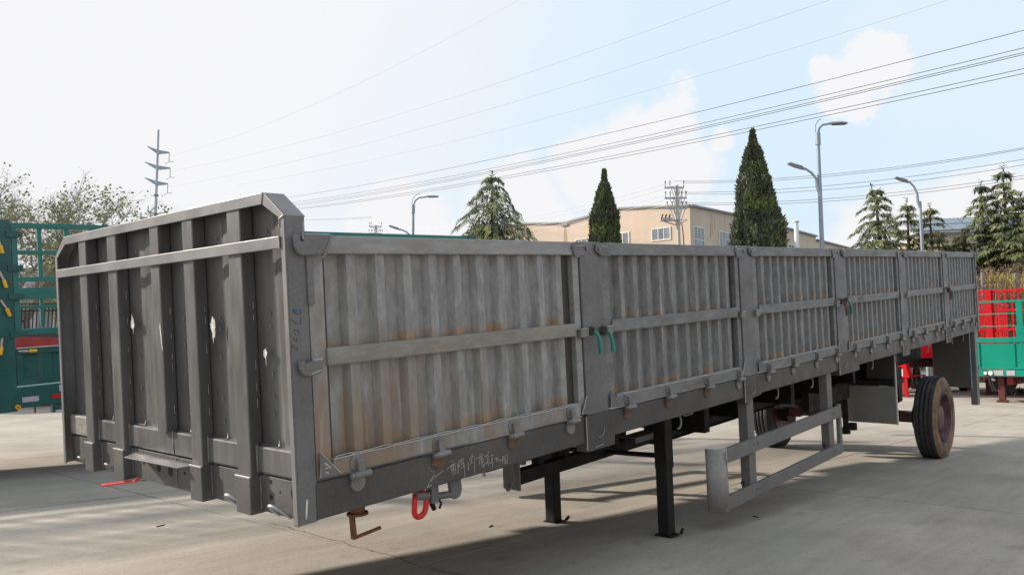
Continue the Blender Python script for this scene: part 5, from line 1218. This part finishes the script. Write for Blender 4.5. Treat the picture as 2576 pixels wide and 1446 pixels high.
TW = thing('pylon_pole', 'tall tapered steel transmission pole with paired arms rising behind the headboard', 'pylon', (pt.x, pt.y, 0)); TW.rotation_euler = (0, 0, CA)
def tz(py): return height(385, py, TD)
MB().cyl((0, 0, 0), (0, 0, tz(312)), .27, .15, n=14).build('pole', 'galv', TW, smooth=True)
MB().cyl((0, 0, tz(486)), (0, 0, tz(482)), .33, n=14).build('flange', 'parapet', TW)
s_ = TD / FPX
for py, l_, r_ in ((362, 26, 30), (403, 31, 34), (444, 30, 29)):
    a_ = MB().prism([(-l_ * s_, tz(py) + .35), (0, tz(py) - .15), (r_ * s_, tz(py) - .45), (r_ * s_, tz(py) - .6), (0, tz(py) - .75), (-l_ * s_, tz(py) + .25)], 'y', -.12, .12).build('arm', 'lampsteel', TW)
    MB().cyl((r_ * s_, 0, tz(py) - .5), (r_ * s_, 0, tz(py) - 1.75), .06, n=6).tube([(r_ * s_ - .5, 0, tz(py) - 2.1), (r_ * s_, 0, tz(py) - 1.75), (r_ * s_ + .6, 0, tz(py) - 1.8)], .05, n=5).build('insulator_string', 'cablepale', a_)
for py, l_, r_, dx in ((529, 20, 24, 0), (545, 38, -12, 0)):
    a_ = MB().prism([(-l_ * s_, tz(py) + .35), (0, tz(py) - .1), (r_ * s_ if r_ > 0 else r_ * s_, tz(py) + .05), (0 if r_ > 0 else r_ * s_, tz(py) - .35), (-l_ * s_, tz(py) + .1)], 'y', -.08, .08).build('arm', 'lampsteel', TW)
    for x in (-l_ * s_ + .05, r_ * s_ - .05): MB().cyl((x, 0, tz(py)), (x, 0, tz(py) + .9), .09, n=6).build('insulator', 'conc', a_)
def line3(a, b, sag, r, name, label, m_, group, n=40):
    a = Vector(a); b = Vector(b); pts = [a.lerp(b, t / n) - Vector((0, 0, sag * 4 * (t / n) * (1 - t / n))) for t in range(n + 1)]
    o = MB().tube(pts, r, n=5).build(name, m_, None); tag(o, label, 'cable', group); return o
GA = 'dark overhead cables crossing the sky to the upper right'
for k, (ya, yb) in enumerate(((497, 35.6), (511, 79.7), (516, 91.3), (520, 96.5), (526, 131.8), (529, 144))):
    A = at(700, ya + 3, 95); B = at(2576, yb, 34); B = B + (B - A) * .25
    line3(A, B, 1.1, .016, 'overhead_cable', ('topmost cable of the dark bundle rising to the upper right', 'second cable from the top in the dark bundle', 'upper of the twin cables in the middle of the dark bundle', 'lower of the twin cables in the middle of the dark bundle', 'second lowest cable of the dark bundle', 'lowest cable of the dark bundle above the tall cypress')[k], 'cable', GA)
GB_ = 'thin pale conductors high in the sky'
for k, (a, b_) in enumerate((((417, 395), (1215, -5)), ((423, 432), (1705, -5)), ((417, 472), (1925, 0)), ((600, 465), (2210, 0)))):
    A = at(a[0], a[1], 105); B = at(b_[0], b_[1], 60); B = B + (B - A) * .35
    line3(A, B, 2.2, .010, 'overhead_conductor', ('leftmost thin pale conductor climbing from the pylon', 'second thin pale conductor from the left', 'third thin pale conductor crossing the top edge near the middle', 'rightmost thin pale conductor high in the sky')[k], 'cablepale', GB_)
GC = 'lines carried by the utility pole at the factory'
names = ('upper left', 'upper right', 'middle left', 'middle right', 'lower left', 'lower right')
for k, (pl, yr, dx) in enumerate(((456, 362.6, -16), (460, 366, 10), (484, 391.5, -16), (488, 405.7, 12), (510, 432, -14), (514, 440, 12))):
    A = at(1712 + dx, pl, 47); B = at(2576, yr, 36); B = B + (B - A) * .1
    line3(A, B, .5, .011, 'pole_line', names[k] + ' line running right from the utility pole at the factory corner', 'cable', GC)
for k, (pl, dx, ql, qdx) in enumerate(((456, -16, 563, -14), (460, 10, 567, 14), (484, -16, 582, -16), (488, 12, 586, 16), (510, -14, 596, -16))):
    A = at(1712 + dx, pl, 47); B = at(942 + qdx, ql, 82)
    line3(A, B, 1.3, .014, 'pole_line', names[k] + ' line running left from the factory pole to the distant pole', 'cablepale', GC)
for k in range(3):
    A = at(928 + 12 * k, 566 + 6 * k, 82); B = at(640, 640 + 8 * k, 110); line3(A, B, .6, .018, 'pole_line', ('upper', 'middle', 'lower')[k] + ' line leaving the distant pole to the left', 'cablepale', GC)
for k in range(2): line3(at(404, 520 + 5 * k, 105), at(935, 518 - 3 * k + 30, 82), .8, .02, 'pole_line', ('upper', 'lower')[k] + ' low line from the pylon passing behind the headboard top', 'cablepale', GC)
